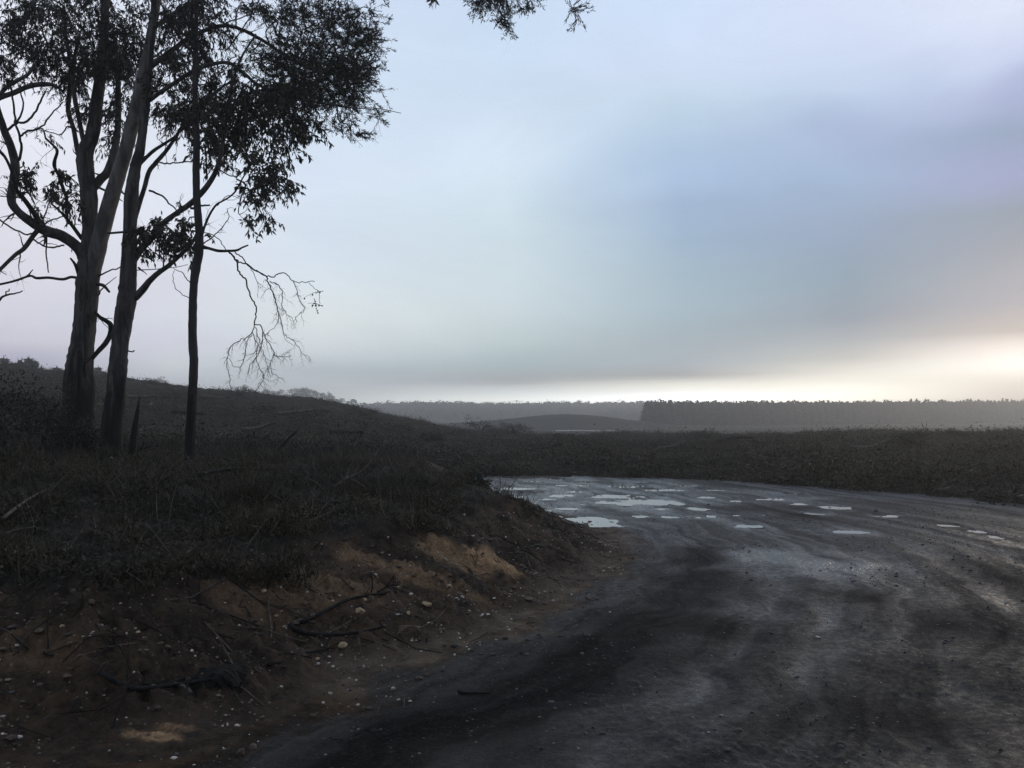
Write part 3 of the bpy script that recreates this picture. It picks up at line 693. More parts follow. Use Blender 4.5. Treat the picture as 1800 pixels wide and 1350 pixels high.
def px_of(P):
    v = P - np.array([0, 0, EYE]); c, s_ = math.cos(PITCH), math.sin(PITCH)
    zc = v[:, 1] * c + v[:, 2] * s_; yc = -v[:, 1] * s_ + v[:, 2] * c
    return 900 + FPX * v[:, 0] / zc, 675 - FPX * yc / zc
def root_depth(sx, pts, dflt, reach=22):
    p = parse(sx)[0]; A = np.array(pts); x, y = px_of(A); q = np.hypot(x - p[0], y - p[1]); j = np.argmin(q)
    return A[j][1] if q[j] < reach else dflt
def gum(label, base_px, d0, trunk, limbs, twigs, clusters, bark, seed, droop=1):
    b = at(base_px[0], base_px[1], d0); b[2] = ground_z(b[0], b[1])
    root = empty('gum_tree', tuple(b)); tag(root, label, 'tree')
    anchors = []
    ch = []; P, W = path3(trunk, d0, d0 + .1, 0, 0, 5, 0, seed)
    P[0][2] = min(P[0][2], b[2] - .25)
    add_tube(ch, P, W, 18, .075, seed); anchors += list(P); allp = list(P)
    link('trunk', np_mesh('trunk', rel(ch, b), [bark], True), root)
    for k, lb in enumerate(limbs):
        sx, d1, w0, w1, mat = lb[0], lb[1], lb[2], lb[3], lb[4]
        dstart = root_depth(sx, allp, d0); d1 = dstart + (d1 - d0)
        ch = []; P, W = path3(sx, dstart, d1, w0, w1, 4, .0, seed + k); allp += list(P)
        add_tube(ch, P, W, 10 if max(w0, 12) > 8 else 7, .05, seed + k); anchors += list(P[len(P) // 3:])
        rng = np.random.RandomState(seed * 31 + k)
        if len(lb) > 6 and lb[6]:
            for i in range(2, len(P) - 1, 2):        # broken snags and side twigs
                if rng.rand() < lb[6]:
                    dd = unit(unit(P[i + 1] - P[i - 1]) * .6 + rng.randn(3) * .8)
                    twig(ch, P[i], dd, rng.uniform(.12, .55), max(W[i] * .35, .004), rng, 1, .03, 0)
        link('limb', np_mesh('limb', rel(ch, b), [mat], True), root)
    ch = []
    for k, (sx, da, db, w0, w1, fan) in enumerate(twigs):
        ds_ = root_depth(sx, allp, da)
        P, W = path3(sx, ds_, ds_ + db - da, w0, w1, 4, .0, seed + 100 + k); allp += list(P)
        P[1:] += np.random.RandomState(k).randn(len(P) - 1, 3) * .006
        add_tube(ch, P, W, 5, .03, k)
        rng = np.random.RandomState(seed * 57 + k)
        if fan:
            for i in range(2, len(P), 1):
                if rng.rand() < .5:
                    dd = unit(unit(P[i] - P[i - 1]) * .8 + rng.randn(3) * np.array([.8, .5, .6]) + np.array([0, 0, -.3]))
                    twig(ch, P[i], dd, rng.uniform(.4, 1.0) * fan, max(W[i] * .5, .0032), rng, 1, .14, 0, None, .55, 6)
        if k >= droop - 1:
            link('dead_branch', np_mesh('dead_branch', rel(ch, b), [M_TWIG], True), root); ch = []
    me = crown_mesh('crown', clusters, d0, anchors, seed)
    n = len(me.vertices); co = np.empty(n * 3, np.float32); me.vertices.foreach_get('co', co)
    me.vertices.foreach_set('co', (co.reshape(-1, 3) - b).astype(np.float32).ravel()); me.update()
    link('crown', me, root)
    return root
D1, D2, D3 = 14.6, 13.9, 12.6
gum('thick dark gum tree forking into a pale leaning stem, at the left picture edge', (136, 795), D1,
    '136,815,58 137,760,53 138,720,50 140,651,47 143,623,41 148,580,36 151,545,36 154,500,37 157,467,38 157,440,30 158,400,23 157,350,28 153,317,26 149,283,28 152,262,26 163,233,22 170,180,20 178,120,18 183,60,15 186,0,13 190,-110,9',
    [('160,480,30 168,448,30 178,410,28 195,350,27 210,300,25 222,260,24 232,220,23 243,170,21 256,110,19 266,60,17 275,0,15 288,-110,10', D1 - .5, 0, 0, M_BARKP, -.12, .12),
     ('152,470,16 147,452,20 137,435,18 110,415,18 80,405,18 55,390,15 32,372,13 20,352,14 25,320,15 27,290,14 20,260,13 10,235,12 3,215,11 -10,170,10 -18,110,8', D1 - 1.2, 0, 0, M_BARK2, -.05, .5),
     ('160,335,15 175,316,15 188,303,14 198,275,13 206,235,11 208,180,10 206,120,8 200,60,6', D1 + .7, 0, 0, M_BARK1, 0, .4),
     ('142,285,9 136,262,9 129,225,8 120,195,8 122,165,8 124,120,7 116,60,6 112,10,4', D1 + .4, 0, 0, M_BARK1, 0, .35),
     ('152,265,9 146,245,8 138,205,8 131,170,8 128,120,7 140,60,5', D1 - .5, 0, 0, M_BARK1, 0, .35),
     ('75,400,10 58,372,9 42,350,8 30,335,7 20,300,5 8,275,5 -8,258,4', D1 - 1.5, 0, 0, M_TWIG, -.9, .6),
     ('144,420,7 118,385,6 106,372,4 90,358,3', D1 - .6, 0, 0, M_TWIG, -.1, .7),
     ('117,385,6 117,350,6 112,335,6 104,310,6 95,290,6 100,270,5 100,262,4 92,254,4 80,243,4', D1 - .9, 0, 0, M_TWIG, -.45, .5),
     ('138,489,5 125,487,5 110,491,5 85,488,5 65,489,5 55,485,4 45,487,4 25,494,4 -10,502,4', D1 - .8, 0, 0, M_TWIG, -.1, .2),
     ('68,402,9 58,415,8 42,437,8 27,448,7 0,474,6 -20,495,5', D1 - 1.6, 0, 0, M_TWIG, -1.0, .3),
     ('167,548,5 175,557,6 188,565,8 195,573,9 193,590,9 184,605,9 172,618,8 162,630,7', D1 - .3, 0, 0, M_CHAR, -.1, .3),
     ('138,482,6 132,465,5 124,454,3', D1 - .4, 0, 0, M_TWIG, -.1), ('171,500,6 182,502,6 192,513,4', D1 - .4, 0, 0, M_TWIG, -.1),
     ('-20,185,9 0,172,9 25,163,9 50,152,9 75,148,9 95,150,7 110,160,4', D1 + .6, 0, 0, M_BARK2, -.6, .3),
     ('-10,180,7 10,155,7 30,142,7 50,130,6 62,112,5', D1 + .2, 0, 0, M_BARK2, -.4, .4),
     ],
    [('27,290 37,265 34,240 27,216 24,180 18,150', D1 - 1.0, D1 - 1.2, 5, 3, 0), ('8,232 27,217 45,214 58,203 68,185 80,160', D1 - 1.1, D1 - 1.0, 5, 3, 0),
     ('27,216 38,200 41,180 34,155 28,140', D1 - 1.1, D1 - 1.0, 4, 2, 0), ('34,240 50,230 68,226 80,215 92,200 112,178', D1 - 1.1, D1 - .8, 4, 2, .25),
     ('-5,382 20,400 48,412 66,404', D1 - 1.4, D1 - 1.2, 3, 3, 0), ('82,415 82,450 86,479', D1 - .8, D1 - .8, 3, 2, 0),
     ('58,420 75,432 95,435 112,431', D1 - 1.2, D1 - .6, 3, 3, 0), ('-10,536 8,520 20,518 40,511', D1 - 1, D1 - 1, 5, 2, 0), ('8,520 16,509', D1 - 1, D1 - 1, 3, 2, 0), ('47,486 58,475', D1 - .7, D1 - .7, 4, 1.5, 0),
     ('70,395 82,370 88,350 100,335', D1 - .9, D1 - .9, 3, 1.5, .3), ('74,396 95,385 118,380', D1 - .9, D1 - .6, 3, 2, .2),
     ('138,232 120,222 108,236 95,234 80,230', D1 - .1, D1 - .3, 3, 1.5, .2), ('172,486 190,477 205,472 218,464', D1 - .2, D1 - .3, 3, 2, 0), ('172,520 182,505 204,487', D1 - .2, D1 - .3, 3, 1, 0)],
    [(60, 25, 60, 32, 1.0, 'm', -.4), (15, 55, 35, 38, 1.0, 'm', -.5), (110, 25, 50, 32, 1.0, 'm', .2), (95, 90, 60, 40, 1.1, 'm', -.3), (130, 128, 48, 34, 1.2, 'm', .1),
     (172, 55, 48, 55, 1.1, 'm', .3), (212, 82, 42, 45, 1.1, 'm', .2), (200, 140, 40, 36, 1.0, 'm', 0), (232, 35, 40, 36, .9, 'm', 0), (240, 100, 30, 45, 1.0, 'm', .4),
     (150, 100, 40, 30, 1.1, 'm', -.4), (60, 105, 45, 24, .7, 'm', .4), (25, 122, 40, 18, .55, 'm', .5), (170, 195, 34, 34, .5, 'm', .1), (195, 240, 26, 36, .6, 'm', .3), (215, 185, 28, 34, .7, 'm', .5),
     (42, 305, 26, 26, .9, 'b', -1.0), (108, 314, 26, 24, .9, 'b', -.6), (96, 344, 28, 18, .9, 'b', -.8), (130, 330, 14, 26, .7, 'b', -.5), (60, 232, 22, 13, .3, 'm', -.9), (55, 355, 16, 12, .3, 'b', -1.0), (15, 160, 14, 30, .3, 'm', -.9), (5, 100, 30, 20, .6, 'm', .3),
     (80, -25, 90, 30, .8, 'm', 0), (200, -25, 90, 30, .8, 'm', 0)],
    M_BARK1, 11)
gum('leaning rough barked gum tree standing between a thick trunk and a thin one', (198, 795), D2,
    '194,815,44 196,780,38 199,740,35 204,690,32 208,640,31 211,607,29 217,565,31 223,530,33 225,500,29 228,450,27 229,400,22 231,350,25 237,300,19 245,268,17 251,230,15 257,180,14 262,120,12 268,50,10 274,-90,7',
    [('237,524,13 252,508,12 262,495,10 278,480,9 295,468,8 315,450,7 332,434,6 346,412,5 352,395,4', D2 - .9, 0, 0, M_BARK2, -.05, .3),
     ('232,460,15 248,437,12 262,425,10 275,405,10 290,390,10 310,375,9 335,358,10 358,335,10 375,310,9 385,285,8 390,260,7 396,220,6 404,170,5 420,110,4 450,60,3', D2 - .6, 0, 0, M_BARK2, -.05, .35),
     ('237,385,9 246,355,8 254,330,8 262,302,8 275,285,8 290,268,7 303,250,6 314,232,5 330,205,4', D2 + .7, 0, 0, M_BARK2, .05, .3),
     ('244,290,7 256,278,6 270,265,6 290,252,5 308,240,4', D2 + .2, 0, 0, M_BARK2, 0, .3),
     ('262,120,9 300,90,8 345,60,7 400,45,6 460,70,6 520,110,5 580,130,4 625,120,3', D2 + .2, 0, 0, M_BARK2, .1, .5),
     ('257,180,8 300,150,7 350,120,7 400,110,6 430,130,6 455,150,5 500,165,4 560,180,3 620,190,2.5 660,190,1.5 705,199,1', D2 - .9, 0, 0, M_BARK2, .1, .5),
     ('268,50,8 330,10,8 420,-30,7 540,-60,6 680,-66,5 800,-52,4 900,-38,3 1010,-22,2', D2 - .9, 0, 0, M_BARK2, .1, .1),
     ('190,410,4 215,408,4 245,405,4', D2 - .3, 0, 0, M_TWIG, -.2)],
    [('262,335 285,345 300,360 314,373', D2, D2, 4, 2, 0), ('281,286 298,287 320,285 340,284', D2 + .3, D2, 3, 2, 0), ('335,366 353,363 369,360', D2 - .3, D2 - .3, 5, 3, 0),
     ('240,475 290,472 330,465', D2 - .2, D2 - .4, 2, 1, 0), ('286,478 288,450 288,430 292,415', D2 - .4, D2 - .5, 3, 1.5, .2), ('220,618 232,618 237,616', D2 - .1, D2 - .1, 3, 2, 0), ('243,470 258,483', D2 - .2, D2 - .2, 4, 1, 0),
     ('363,315 363,295 362,270', D2 - .3, D2 - .3, 4, 3, 0), ('660,190 668,205 662,220 650,235', D2 - .8, D2 - .9, 1.3, .8, .25),
     ('365,60 400,40 440,25 470,15', D2 - .4, D2 - .4, 3, 1.5, .4), ('395,90 420,60 445,20 460,-10', D2, D2, 3, 1.5, .4), ('620,25 640,12 655,18 672,20', D2 - .3, D2 - .3, 2, 1, 0),
     ('850,-45 858,-10 870,10 882,25', D2 - .8, D2 - .8, 2.5, 1.5, 0), ('925,-35 932,0 938,12', D2 - .8, D2 - .8, 2, 1.2, 0), ('990,-22 1000,-2 1006,20', D2 - .9, D2 - .9, 2, 1.2, 0), ('756,-55 759,-10', D2 - .8, D2 - .8, 2, 1, 0)],
    [(592, 88, 66, 72, 1.3, 'f', .1), (560, 150, 84, 58, 1.5, 'f', -.2), (628, 75, 36, 48, .8, 'f', .2), (622, 150, 32, 42, 1.0, 'f', -.1), (520, 118, 64, 70, 1.4, 'f', .2), (640, 182, 26, 24, .45, 'f', -.3),
     (505, 170, 60, 40, 1.6, 'm', -.3), (595, 225, 45, 22, .5, 'f', -.3), (648, 35, 26, 24, .4, 'f', .2), (652, 62, 16, 20, .35, 'f', .2), (686, 14, 10, 8, .6, 'f', -.3), (677, 68, 8, 8, .5, 'f', 0), (640, 110, 22, 30, .45, 'f', 0),
     (480, 225, 56, 46, 1.3, 'b', -.3), (445, 180, 62, 44, 1.4, 'b', .1), (420, 232, 46, 50, 1.2, 'b', 0), (455, 288, 32, 42, 1.1, 'b', -.4), (497, 296, 20, 36, .9, 'b', -.5), (470, 325, 26, 30, .9, 'b', -.4),
     (443, 348, 30, 34, .6, 'b', -.5), (430, 372, 22, 20, .5, 'b', -.5), (465, 378, 24, 16, .5, 'b', -.5), (470, 396, 16, 7, .4, 'b', -.5), (385, 235, 44, 40, 1.1, 'b', .2), (320, 218, 44, 32, 1.0, 'm', .5),
     (330, 190, 58, 34, 1.1, 'm', .3), (290, 165, 40, 36, 1.1, 'm', .4), (545, 220, 34, 22, .7, 'b', -.3), (530, 255, 22, 12, .3, 'b', -.4), (415, 320, 14, 10, .3, 'b', -.4), (395, 285, 26, 22, .6, 'b', 0), (370, 265, 24, 22, .6, 'b', 0),
     (500, 25, 56, 30, 1.0, 'f', .2), (560, 18, 56, 30, 1.0, 'f', 0), (420, 10, 46, 20, .7, 'm', 0), (370, 50, 40, 40, 1.0, 'm', .4), (320, 35, 46, 40, 1.1, 'm', .1), (300, 105, 42, 44, 1.1, 'm', .2), (400, 145, 40, 30, .8, 'm', -.2), (445, 100, 24, 26, .4, 'm', .2), (360, 110, 40, 30, .6, 'm', .2),
     (268, 398, 34, 20, 1.3, 'b', -.3), (300, 415, 38, 24, 1.5, 'b', -.4), (325, 405, 22, 24, 1.2, 'b', -.5), (256, 425, 18, 24, 1.0, 'b', -.3), (330, 435, 18, 14, 1.0, 'b', -.5), (310, 362, 16, 9, .3, 'm', -.3), (290, 440, 20, 8, .4, 'b', -.4),
     (838, -8, 24, 12, 1.8, 'f', -.8), (874, -4, 26, 18, 2.2, 'f', -.8), (882, 34, 15, 17, 1.6, 'f', -.8), (934, 8, 14, 10, 1.4, 'f', -.8), (1004, 18, 11, 13, 1.4, 'f', -.9), (758, 0, 7, 8, .4, 'b', -.8), (1015, 32, 5, 6, 1.0, 'f', -.9),
     (330, -30, 90, 25, .8, 'm', 0), (520, -35, 110, 25, .8, 'f', 0), (880, -28, 90, 20, 1.2, 'f', -.8)],
    M_BARK2, 23)
gum('slender straight young gum tree with a drooping bare branch', (333, 810), D3,
    '333,826,19 334,780,17 336,740,16 338,700,15 341,640,14 339,600,14 339,550,13.5 341,500,13 345,470,15 350,440,15 350,400,13 346,350,12 345,300,12 346,250,11 344,200,10 343,150,9 344,80,8 346,0,7 350,-100,5',
    [('353,420,5 359,400,4 368,378,4 380,360,3.5 390,354,3 402,347,3 414,336,3 426,314,2.5 436,298,2', D3 - .5, 0, 0, M_BARK3, 0, .3),
     ('352,432,6 372,438,5 385,441,5 400,441,4.5 416,440,4 426,435,3 436,431,2.5', D3 - .3, 0, 0, M_TWIG, 0, .12),
     ('344,200,6 370,170,5 395,150,4 420,140,3', D3 + .5, 0, 0, M_BARK3, 0, .4),
     ('344,100,6 320,70,5 300,40,4 285,10,3', D3 - .4, 0, 0, M_BARK3, 0, .4)],
    [('398,441 406,447 415,458 419,475 426,485 433,492 437,510 444,528 450,540 449,555 447,570', D3 - .15, D3 - .5, 3.2, 2.2, 0),
     ('408,448 420,460 433,464 452,477 468,486', D3 - .15, D3 - .3, 2.6, 2.2, 0), ('413,443 426,453 436,466 451,476 469,486', D3 - .2, D3 - .3, 2.2, 2.0, 0),
     ('468,486 473,500 480,515 485,530 490,550', D3 - .3, D3 - .4, 2.4, 1.8, .28), ('490,550 496,570 499,588 512,596 525,611 534,624', D3 - .4, D3 - .5, 1.6, .9, .30),
     ('469,486 480,487 490,481 500,480 507,486 515,494 530,496 553,495', D3 - .3, D3 - .2, 2.2, 1.2, 0), ('543,497 552,507 560,513 562,534', D3 - .2, D3 - .2, 1, .8, 0),
     ('515,495 522,510 525,525 536,541 530,550 518,558', D3 - .25, D3 - .3, 1.5, .9, .22), ('474,494 490,503 497,515 495,535 502,548 515,560', D3 - .3, D3 - .2, 1.8, 1, .28),
     ('447,570 457,572 463,585 470,600 480,615 486,625 497,627 511,627', D3 - .5, D3 - .6, 2.0, 1, .30), ('447,570 441,588 425,597 408,607 402,620 398,640 402,655 405,682', D3 - .5, D3 - .7, 2.0, .9, .22),
     ('443,588 435,600 431,620 426,640 412,645 403,630', D3 - .5, D3 - .4, 1.6, .9, .22), ('444,585 452,605 451,625 456,645 463,660 460,672 447,690', D3 - .5, D3 - .5, 1.8, .9, .30),
     ('462,585 460,605 452,625 440,640 436,658', D3 - .5, D3 - .3, 1.6, .9, .30), ('449,575 455,595 462,618 470,640 476,665', D3 - .5, D3 - .8, 1.5, .8, .32), ('482,620 476,640 478,655 494,664', D3 - .5, D3 - .5, 1.3, .8, .2), ('490,550 488,568 474,582 466,592', D3 - .4, D3 - .5, 1.3, .8, .15),
     ('357,429 375,416 390,400 402,382 399,368', D3, D3 - .2, 2.4, 1.2, .15), ('357,408 376,414 390,428 396,440', D3, D3 - .1, 1.8, 1.5, 0),
     ('341,506 330,492 320,480 305,472', D3, D3 + .3, 2.2, 1.2, 0), ('340,526 325,520 310,508 304,490 306,476', D3, D3 + .3, 1.6, 1, 0), ('382,362 400,345 425,348', D3 - .2, D3 - .3, 1.6, 1, 0), ('436,464 448,485 455,512', D3 - .2, D3 - .2, 1.4, .7, .2)],
    [(375, 215, 34, 34, .7, 'b', .2), (340, 180, 40, 34, .8, 'm', 0), (335, 60, 34, 44, .9, 'm', 0), (365, 20, 40, 26, .8, 'm', .2), (300, 30, 30, 30, .6, 'm', -.2), (400, 150, 30, 24, .8, 'b', .4), (355, 415, 12, 14, .3, 'b', 0), (322, 385, 14, 10, .35, 'b', .1),
     (561, 514, 3, 2, .9, 'p', -.2), (551, 528, 3, 3, .9, 'p', -.2), (562, 535, 3, 3, .9, 'p', -.2), (350, -30, 60, 25, .7, 'm', 0)],
    M_BARK3, 37, 18)

# ------------------------------------------------------------------ stumps, branches, rocks
def stump(px, py, w, h, label, spike=False, seed=0, d=None):
    g = on_ground(px, py) if d is None else None
    if g is None:
        g = at(px, py, d); g[2] = ground_z(g[0], g[1])
    d = g[1]; r = w / FPX * d / 2; H = h / FPX * d
    ch = []; rng = np.random.RandomState(seed)
    n = 9
    if spike:
        P = np.array([(0, 0, -.1), (.02, 0, H * .3), (.05, .02, H * .65), (.09, .02, H)]); rad = np.array([r, r * .85, r * .6, r * .07])
        add_tube(ch, catmull(P, 4), np.interp(np.linspace(0, 3, 13), range(4), rad), 9, .12, seed)
    else:
        P = np.array([(0, 0, -.12), (0, 0, H * .2), (0, 0, H * .6), (.0, 0, H * .95)])
        V, F, G = tube(catmull(P, 3), np.interp(np.linspace(0, 3, 10), range(4), [r * 1.3, r * 1.1, r, r * .95]), 14, .06, seed)
        top = V[:, 2] > H * .8
        V[top, 2] += rng.uniform(-.22, .18, top.sum()) * H + V[top, 0] / r * H * .28
        ch.append((V, F, 0)); ch.append((np.zeros((0, 3)), G - len(V), 0))
        for a in range(4):
            an = a * 1.6 + rng.rand(); q = np.array([math.cos(an), math.sin(an), 0])
            add_tube(ch, np.array([q * r * .5 + [0, 0, H * .25], q * r * 1.3 + [0, 0, .03], q * r * 2.0 + [0, 0, -.06]]), [r * .4, r * .28, r * .1], 6, .1, a)
    o = link('tree_stump', np_mesh('tree_stump', ch, [M_CHAR], False), None, tuple(g)); return tag(o, label, 'stump')
stump(580, 804, 30, 20, 'squat charred stump with a slanted broken top on the grassy rise', False, 3)
stump(727, 806, 14, 13, 'small black stump at the crest of the bank near its tip', False, 5)
stump(233, 795, 15, 108, 'tall splintered spike of a burnt stump beside the leaning gum', True, 8, 13.2)
def branch(label, parts, mat, lift=.02, name='fallen_branch', twigs=0, seed=0, dend=None):
    ch = []; o0 = None; rng = np.random.RandomState(seed); seen = []
    for (sx, w0, w1) in parts:
        p = parse(sx); P = []
        for q in p:
            g = on_ground(q[0], q[1]) if dend is None else at(q[0], q[1], dend)
            up = q[2] if len(q) > 2 else 0
            near = [h for (x, y, h) in seen if math.hypot(x - q[0], y - q[1]) < 4] if not P else []
            if near: P.append(near[0]); continue
            if up:                                   # this point hangs in the air above the foot of the last ground point
                g = at(q[0], q[1], P[-1][1] + .02)
            P.append(g + np.array([0, 0, 0 if up or dend else lift])); seen.append((q[0], q[1], P[-1]))
        P = np.array(P)
        if o0 is None: o0 = P[0].copy()
        d = P[:, 1].mean(); Q = catmull(P, 4)
        W = np.linspace(w0, w1, len(Q)) / FPX * d / 2
        add_tube(ch, Q - o0, W, 7, .10, seed)
        for i in range(2, len(Q) - 1, 2):
            if rng.rand() < twigs:
                twig(ch, Q[i] - o0, unit(Q[i + 1] - Q[i - 1]) * .5 + rng.randn(3) * .6 + np.array([0, 0, .35]), rng.uniform(.08, .3), W[i] * .5, rng, 1, .02)
    o = link(name, np_mesh(name, ch, [mat], True), None, tuple(o0)); return tag(o, label, 'branch')
branch('long forked dead branch with upright twigs on the stony bank beside a brown rock', [
    ('528,1108 555,1091 580,1078 610,1066 640,1056 680,1051 708,1046', 7, 4), ('652,1052 655,1030,1 652,1004,1', 3, 1.4), ('662,1050 680,1030,1 696,1006,1', 3, 1.4), ('668,1046 690,1028,1 718,1033,1', 2.5, 1.2), ('648,1053 625,1038,1 600,1018,1', 3, 1.3)], M_CHAR, .03, twigs=.3, seed=1)
branch('dark bowed stick curving along the bank below the forked branch', [('508,1106 528,1118 560,1123 600,1123 640,1119 672,1112', 9, 4)], M_CHAR, .02, seed=2)
branch('pair of thin blackened sticks lying side by side on the bank', [('488,1160 530,1156 588,1149', 6, 3), ('470,1176 515,1168 548,1160', 5, 2)], M_CHAR, .02, seed=3)
branch('long black branch with a forked end low on the bank at the lower left', [('178,1196 215,1217 250,1223 330,1212 400,1203 452,1196', 10, 4), ('215,1217 240,1200 262,1190', 6, 3), ('290,1217 350,1200 430,1172', 5, 2)], M_CHAR, .03, twigs=.3, seed=4)
branch('short pale broken stick below the long black branch', [('305,1213 322,1222 336,1231', 8, 5)], M_GREY, .03, seed=5)
branch('short black stick lying alone on the bare road', [('806,1221 820,1225 845,1224 864,1223', 7, 3)], M_CHAR, .012, seed=6)
branch('thin bent bare branch hanging down the bank at the left edge', [('122,1082 88,1104 56,1126 40,1150 22,1172', 4, 3)], M_TWIG, .05, twigs=.2, seed=7)
branch('straight grey dead pole lying in the undergrowth at the left edge', [('4,944 30,922 55,902 80,887', 6, 4)], M_GREY, .14, twigs=.1, seed=8)
branch('short low grey stick in the grass under the straight grey pole', [('-6,972 30,962 62,955', 4, 2)], M_GREY, .12, seed=9)
branch('leaning dark snag rising from the hillside right of the slender gum', [('482,802 494,784,1 506,772,1 522,758,1', 7, 3)], M_CHAR, .02, twigs=.4, seed=10)
branch('pale tipped broken bough propped in the grass below the charred stump', [('574,868 590,853,1 602,846,1 612,840,1', 3, 6), ('612,840 628,848,1 640,856,1', 6, 3), ('602,846 640,825,1 662,795,1', 4, 2)], M_GREY, .05, twigs=.4, seed=11)
branch('long low log half hidden in the grass right of the slender gum', [('348,852 390,842 430,839 452,840', 8, 4)], M_CHAR, .12, seed=12)
branch('dark fallen limb running through the grass from the foot of the slender gum', [('345,800 375,808 400,812 420,822', 8, 4)], M_CHAR, .06, seed=13)
branch('forked burnt stick at the foot of the splintered stump', [('238,800 248,790,1 254,776,1', 7, 4), ('238,800 262,785,1 282,784,1', 3, 1.5)], M_CHAR, .03, twigs=.3, seed=14)
branch('thin pale twig in the dark grass above the bare bank', [('300,955 325,938,1 338,928,1', 2, 1.5)], M_GREY, .04, seed=15)
def bark_slab():
    rng = np.random.RandomState(3); pts = np.array([(316, 1207), (332, 1197), (352, 1190), (376, 1186), (400, 1180), (422, 1177), (441, 1171), (448, 1184), (445, 1197), (432, 1204), (418, 1211), (395, 1211), (372, 1215), (345, 1212)], float)
    pts = catmull(np.vstack([pts, pts[:1]]), 3)[:-1] + rng.randn(42, 2) * 1.6; n = len(pts)
    rings = []; cpx = pts.mean(0)
    for f, up in ((1, .012), (.8, .035), (.5, .05), (.2, .055)):
        q = cpx + (pts - cpx) * f; g = np.array([on_ground(x, y) for x, y in q]); g[:, 2] += up + rng.randn(n) * .006 * f; rings.append(g)
    o0 = rings[0].mean(0); V = np.vstack(rings + [rings[-1].mean(0)[None]]) - o0
    a = np.arange(n); b = (a + 1) % n; Q = np.vstack([np.stack([r * n + a, r * n + b, (r + 1) * n + b, (r + 1) * n + a], 1) for r in range(3)])
    Tt = np.stack([3 * n + a, 3 * n + b, np.full(n, 4 * n)], 1)
    tag(link('bark_slab', np_mesh('bark_slab', [(V, Q, 0), (np.zeros((0, 3)), Tt - len(V), 0)], [M_CHAR], False), None, tuple(o0)), 'ragged sheet of black bark lying over the long black branch', 'bark')
bark_slab()

ICO_V = None
def ico(sub=1):
    t = (1 + 5 ** .5) / 2
    V = np.array([(-1, t, 0), (1, t, 0), (-1, -t, 0), (1, -t, 0), (0, -1, t), (0, 1, t), (0, -1, -t), (0, 1, -t), (t, 0, -1), (t, 0, 1), (-t, 0, -1), (-t, 0, 1)], float)
    F = [(0, 11, 5), (0, 5, 1), (0, 1, 7), (0, 7, 10), (0, 10, 11), (1, 5, 9), (5, 11, 4), (11, 10, 2), (10, 7, 6), (7, 1, 8), (3, 9, 4), (3, 4, 2), (3, 2, 6), (3, 6, 8), (3, 8, 9), (4, 9, 5), (2, 4, 11), (6, 2, 10), (8, 6, 7), (9, 8, 1)]
    V = V / np.linalg.norm(V[0])
    for _ in range(sub):
        V = list(map(tuple, V)); mid = {}; F2 = []
        def m(a, b):
            k = (min(a, b), max(a, b))
            if k not in mid:
                p = np.array(V[a]) + np.array(V[b]); p /= np.linalg.norm(p); mid[k] = len(V); V.append(tuple(p))
            return mid[k]
        for a, b, c in F:
            ab, bc, ca = m(a, b), m(b, c), m(c, a); F2 += [(a, ab, ca), (b, bc, ab), (c, ca, bc), (ab, bc, ca)]
        F = F2; V = np.array(V)
    return np.array(V), np.array(F)
def rock_verts(sub, rng, flat=.6):
    V, F = ico(sub); V = V.copy()
    for _ in range(9):                               # chop planes off for an angular stone
        n = unit(rng.randn(3)); h = rng.uniform(.55, .85); dd = V @ n; k = dd > h; V[k] -= np.outer(dd[k] - h, n)
    V *= 1 + .03 * rng.randn(len(V), 1)
    return V * np.array([1, rng.uniform(.6, .9), flat]), F
def rock(px, py, w, mat, label, group=None, seed=0, flat=.6, name='stone', sub=2):
    g = on_ground(px, py); r = w / FPX * g[1] / 2; rng = np.random.RandomState(seed)
    V, F = rock_verts(sub, rng, flat); V = V * r
    g[2] = ground_z(g[0], g[1])
    o = link(name, np_mesh(name, [(V, F, 0)], [mat], False), None, (g[0], g[1], g[2] + r * flat * .35)); o.rotation_euler = (rng.uniform(-.2, .2), rng.uniform(-.2, .2), rng.uniform(0, 6))
    return tag(o, label, 'stone', group)
rock(716, 1112, 46, M_BROWN, 'large brown rock at the foot of the stony bank', None, 1, .72, 'rock', 3)
rock(718, 1092, 12, M_OCHRE, 'small ochre stone perched against the large brown rock', None, 2)
OCH = [(633, 1092, 20), (750, 1073, 18), (642, 1063, 9), (703, 1035, 12), (597, 1045, 9), (602, 1142, 19), (558, 1161, 9), (508, 1018, 8), (464, 1057, 12), (486, 1081, 8), (496, 1081, 7), (672, 1097, 11), (242, 1124, 9), (108, 1118, 10), (146, 1134, 8), (470, 1007, 10), (790, 1040, 11), (720, 1000, 7)]
for k, (x, y, w) in enumerate(OCH): rock(x, y, w, M_OCHRE, 'ochre stone half bedded in the reddish earth bank', 'ochre stones on the bank', 20 + k, .6)
WHT = [(848, 1086, 9), (806, 1120, 7), (812, 1051, 10), (722, 1052, 11), (566, 1142, 8), (606, 1119, 8), (559, 1172, 8), (494, 1212, 8), (581, 1221, 9), (691, 1213, 12), (629, 1239, 9), (568, 1238, 8), (504, 1010, 6), (179, 1110, 6), (283, 1133, 6), (192, 1330, 6), (222, 1264, 6), (205, 1269, 6), (391, 1281, 7), (152, 1226, 6), (235, 1203, 7), (752, 941, 7), (816, 905, 6), (785, 935, 5), (855, 962, 5), (682, 950, 6), (905, 950, 7), (940, 1010, 6), (1072, 1077, 6), (660, 1022, 8), (618, 1060, 5), (540, 1040, 6), (395, 1070, 6), (420, 1112, 7), (30, 1085, 6), (60, 1135, 6)]
for k, (x, y, w) in enumerate(WHT): rock(x, y, w, M_STONE, 'small whitish stone on the stony earth bank', 'whitish stones on the bank', 60 + k, .65, sub=1)
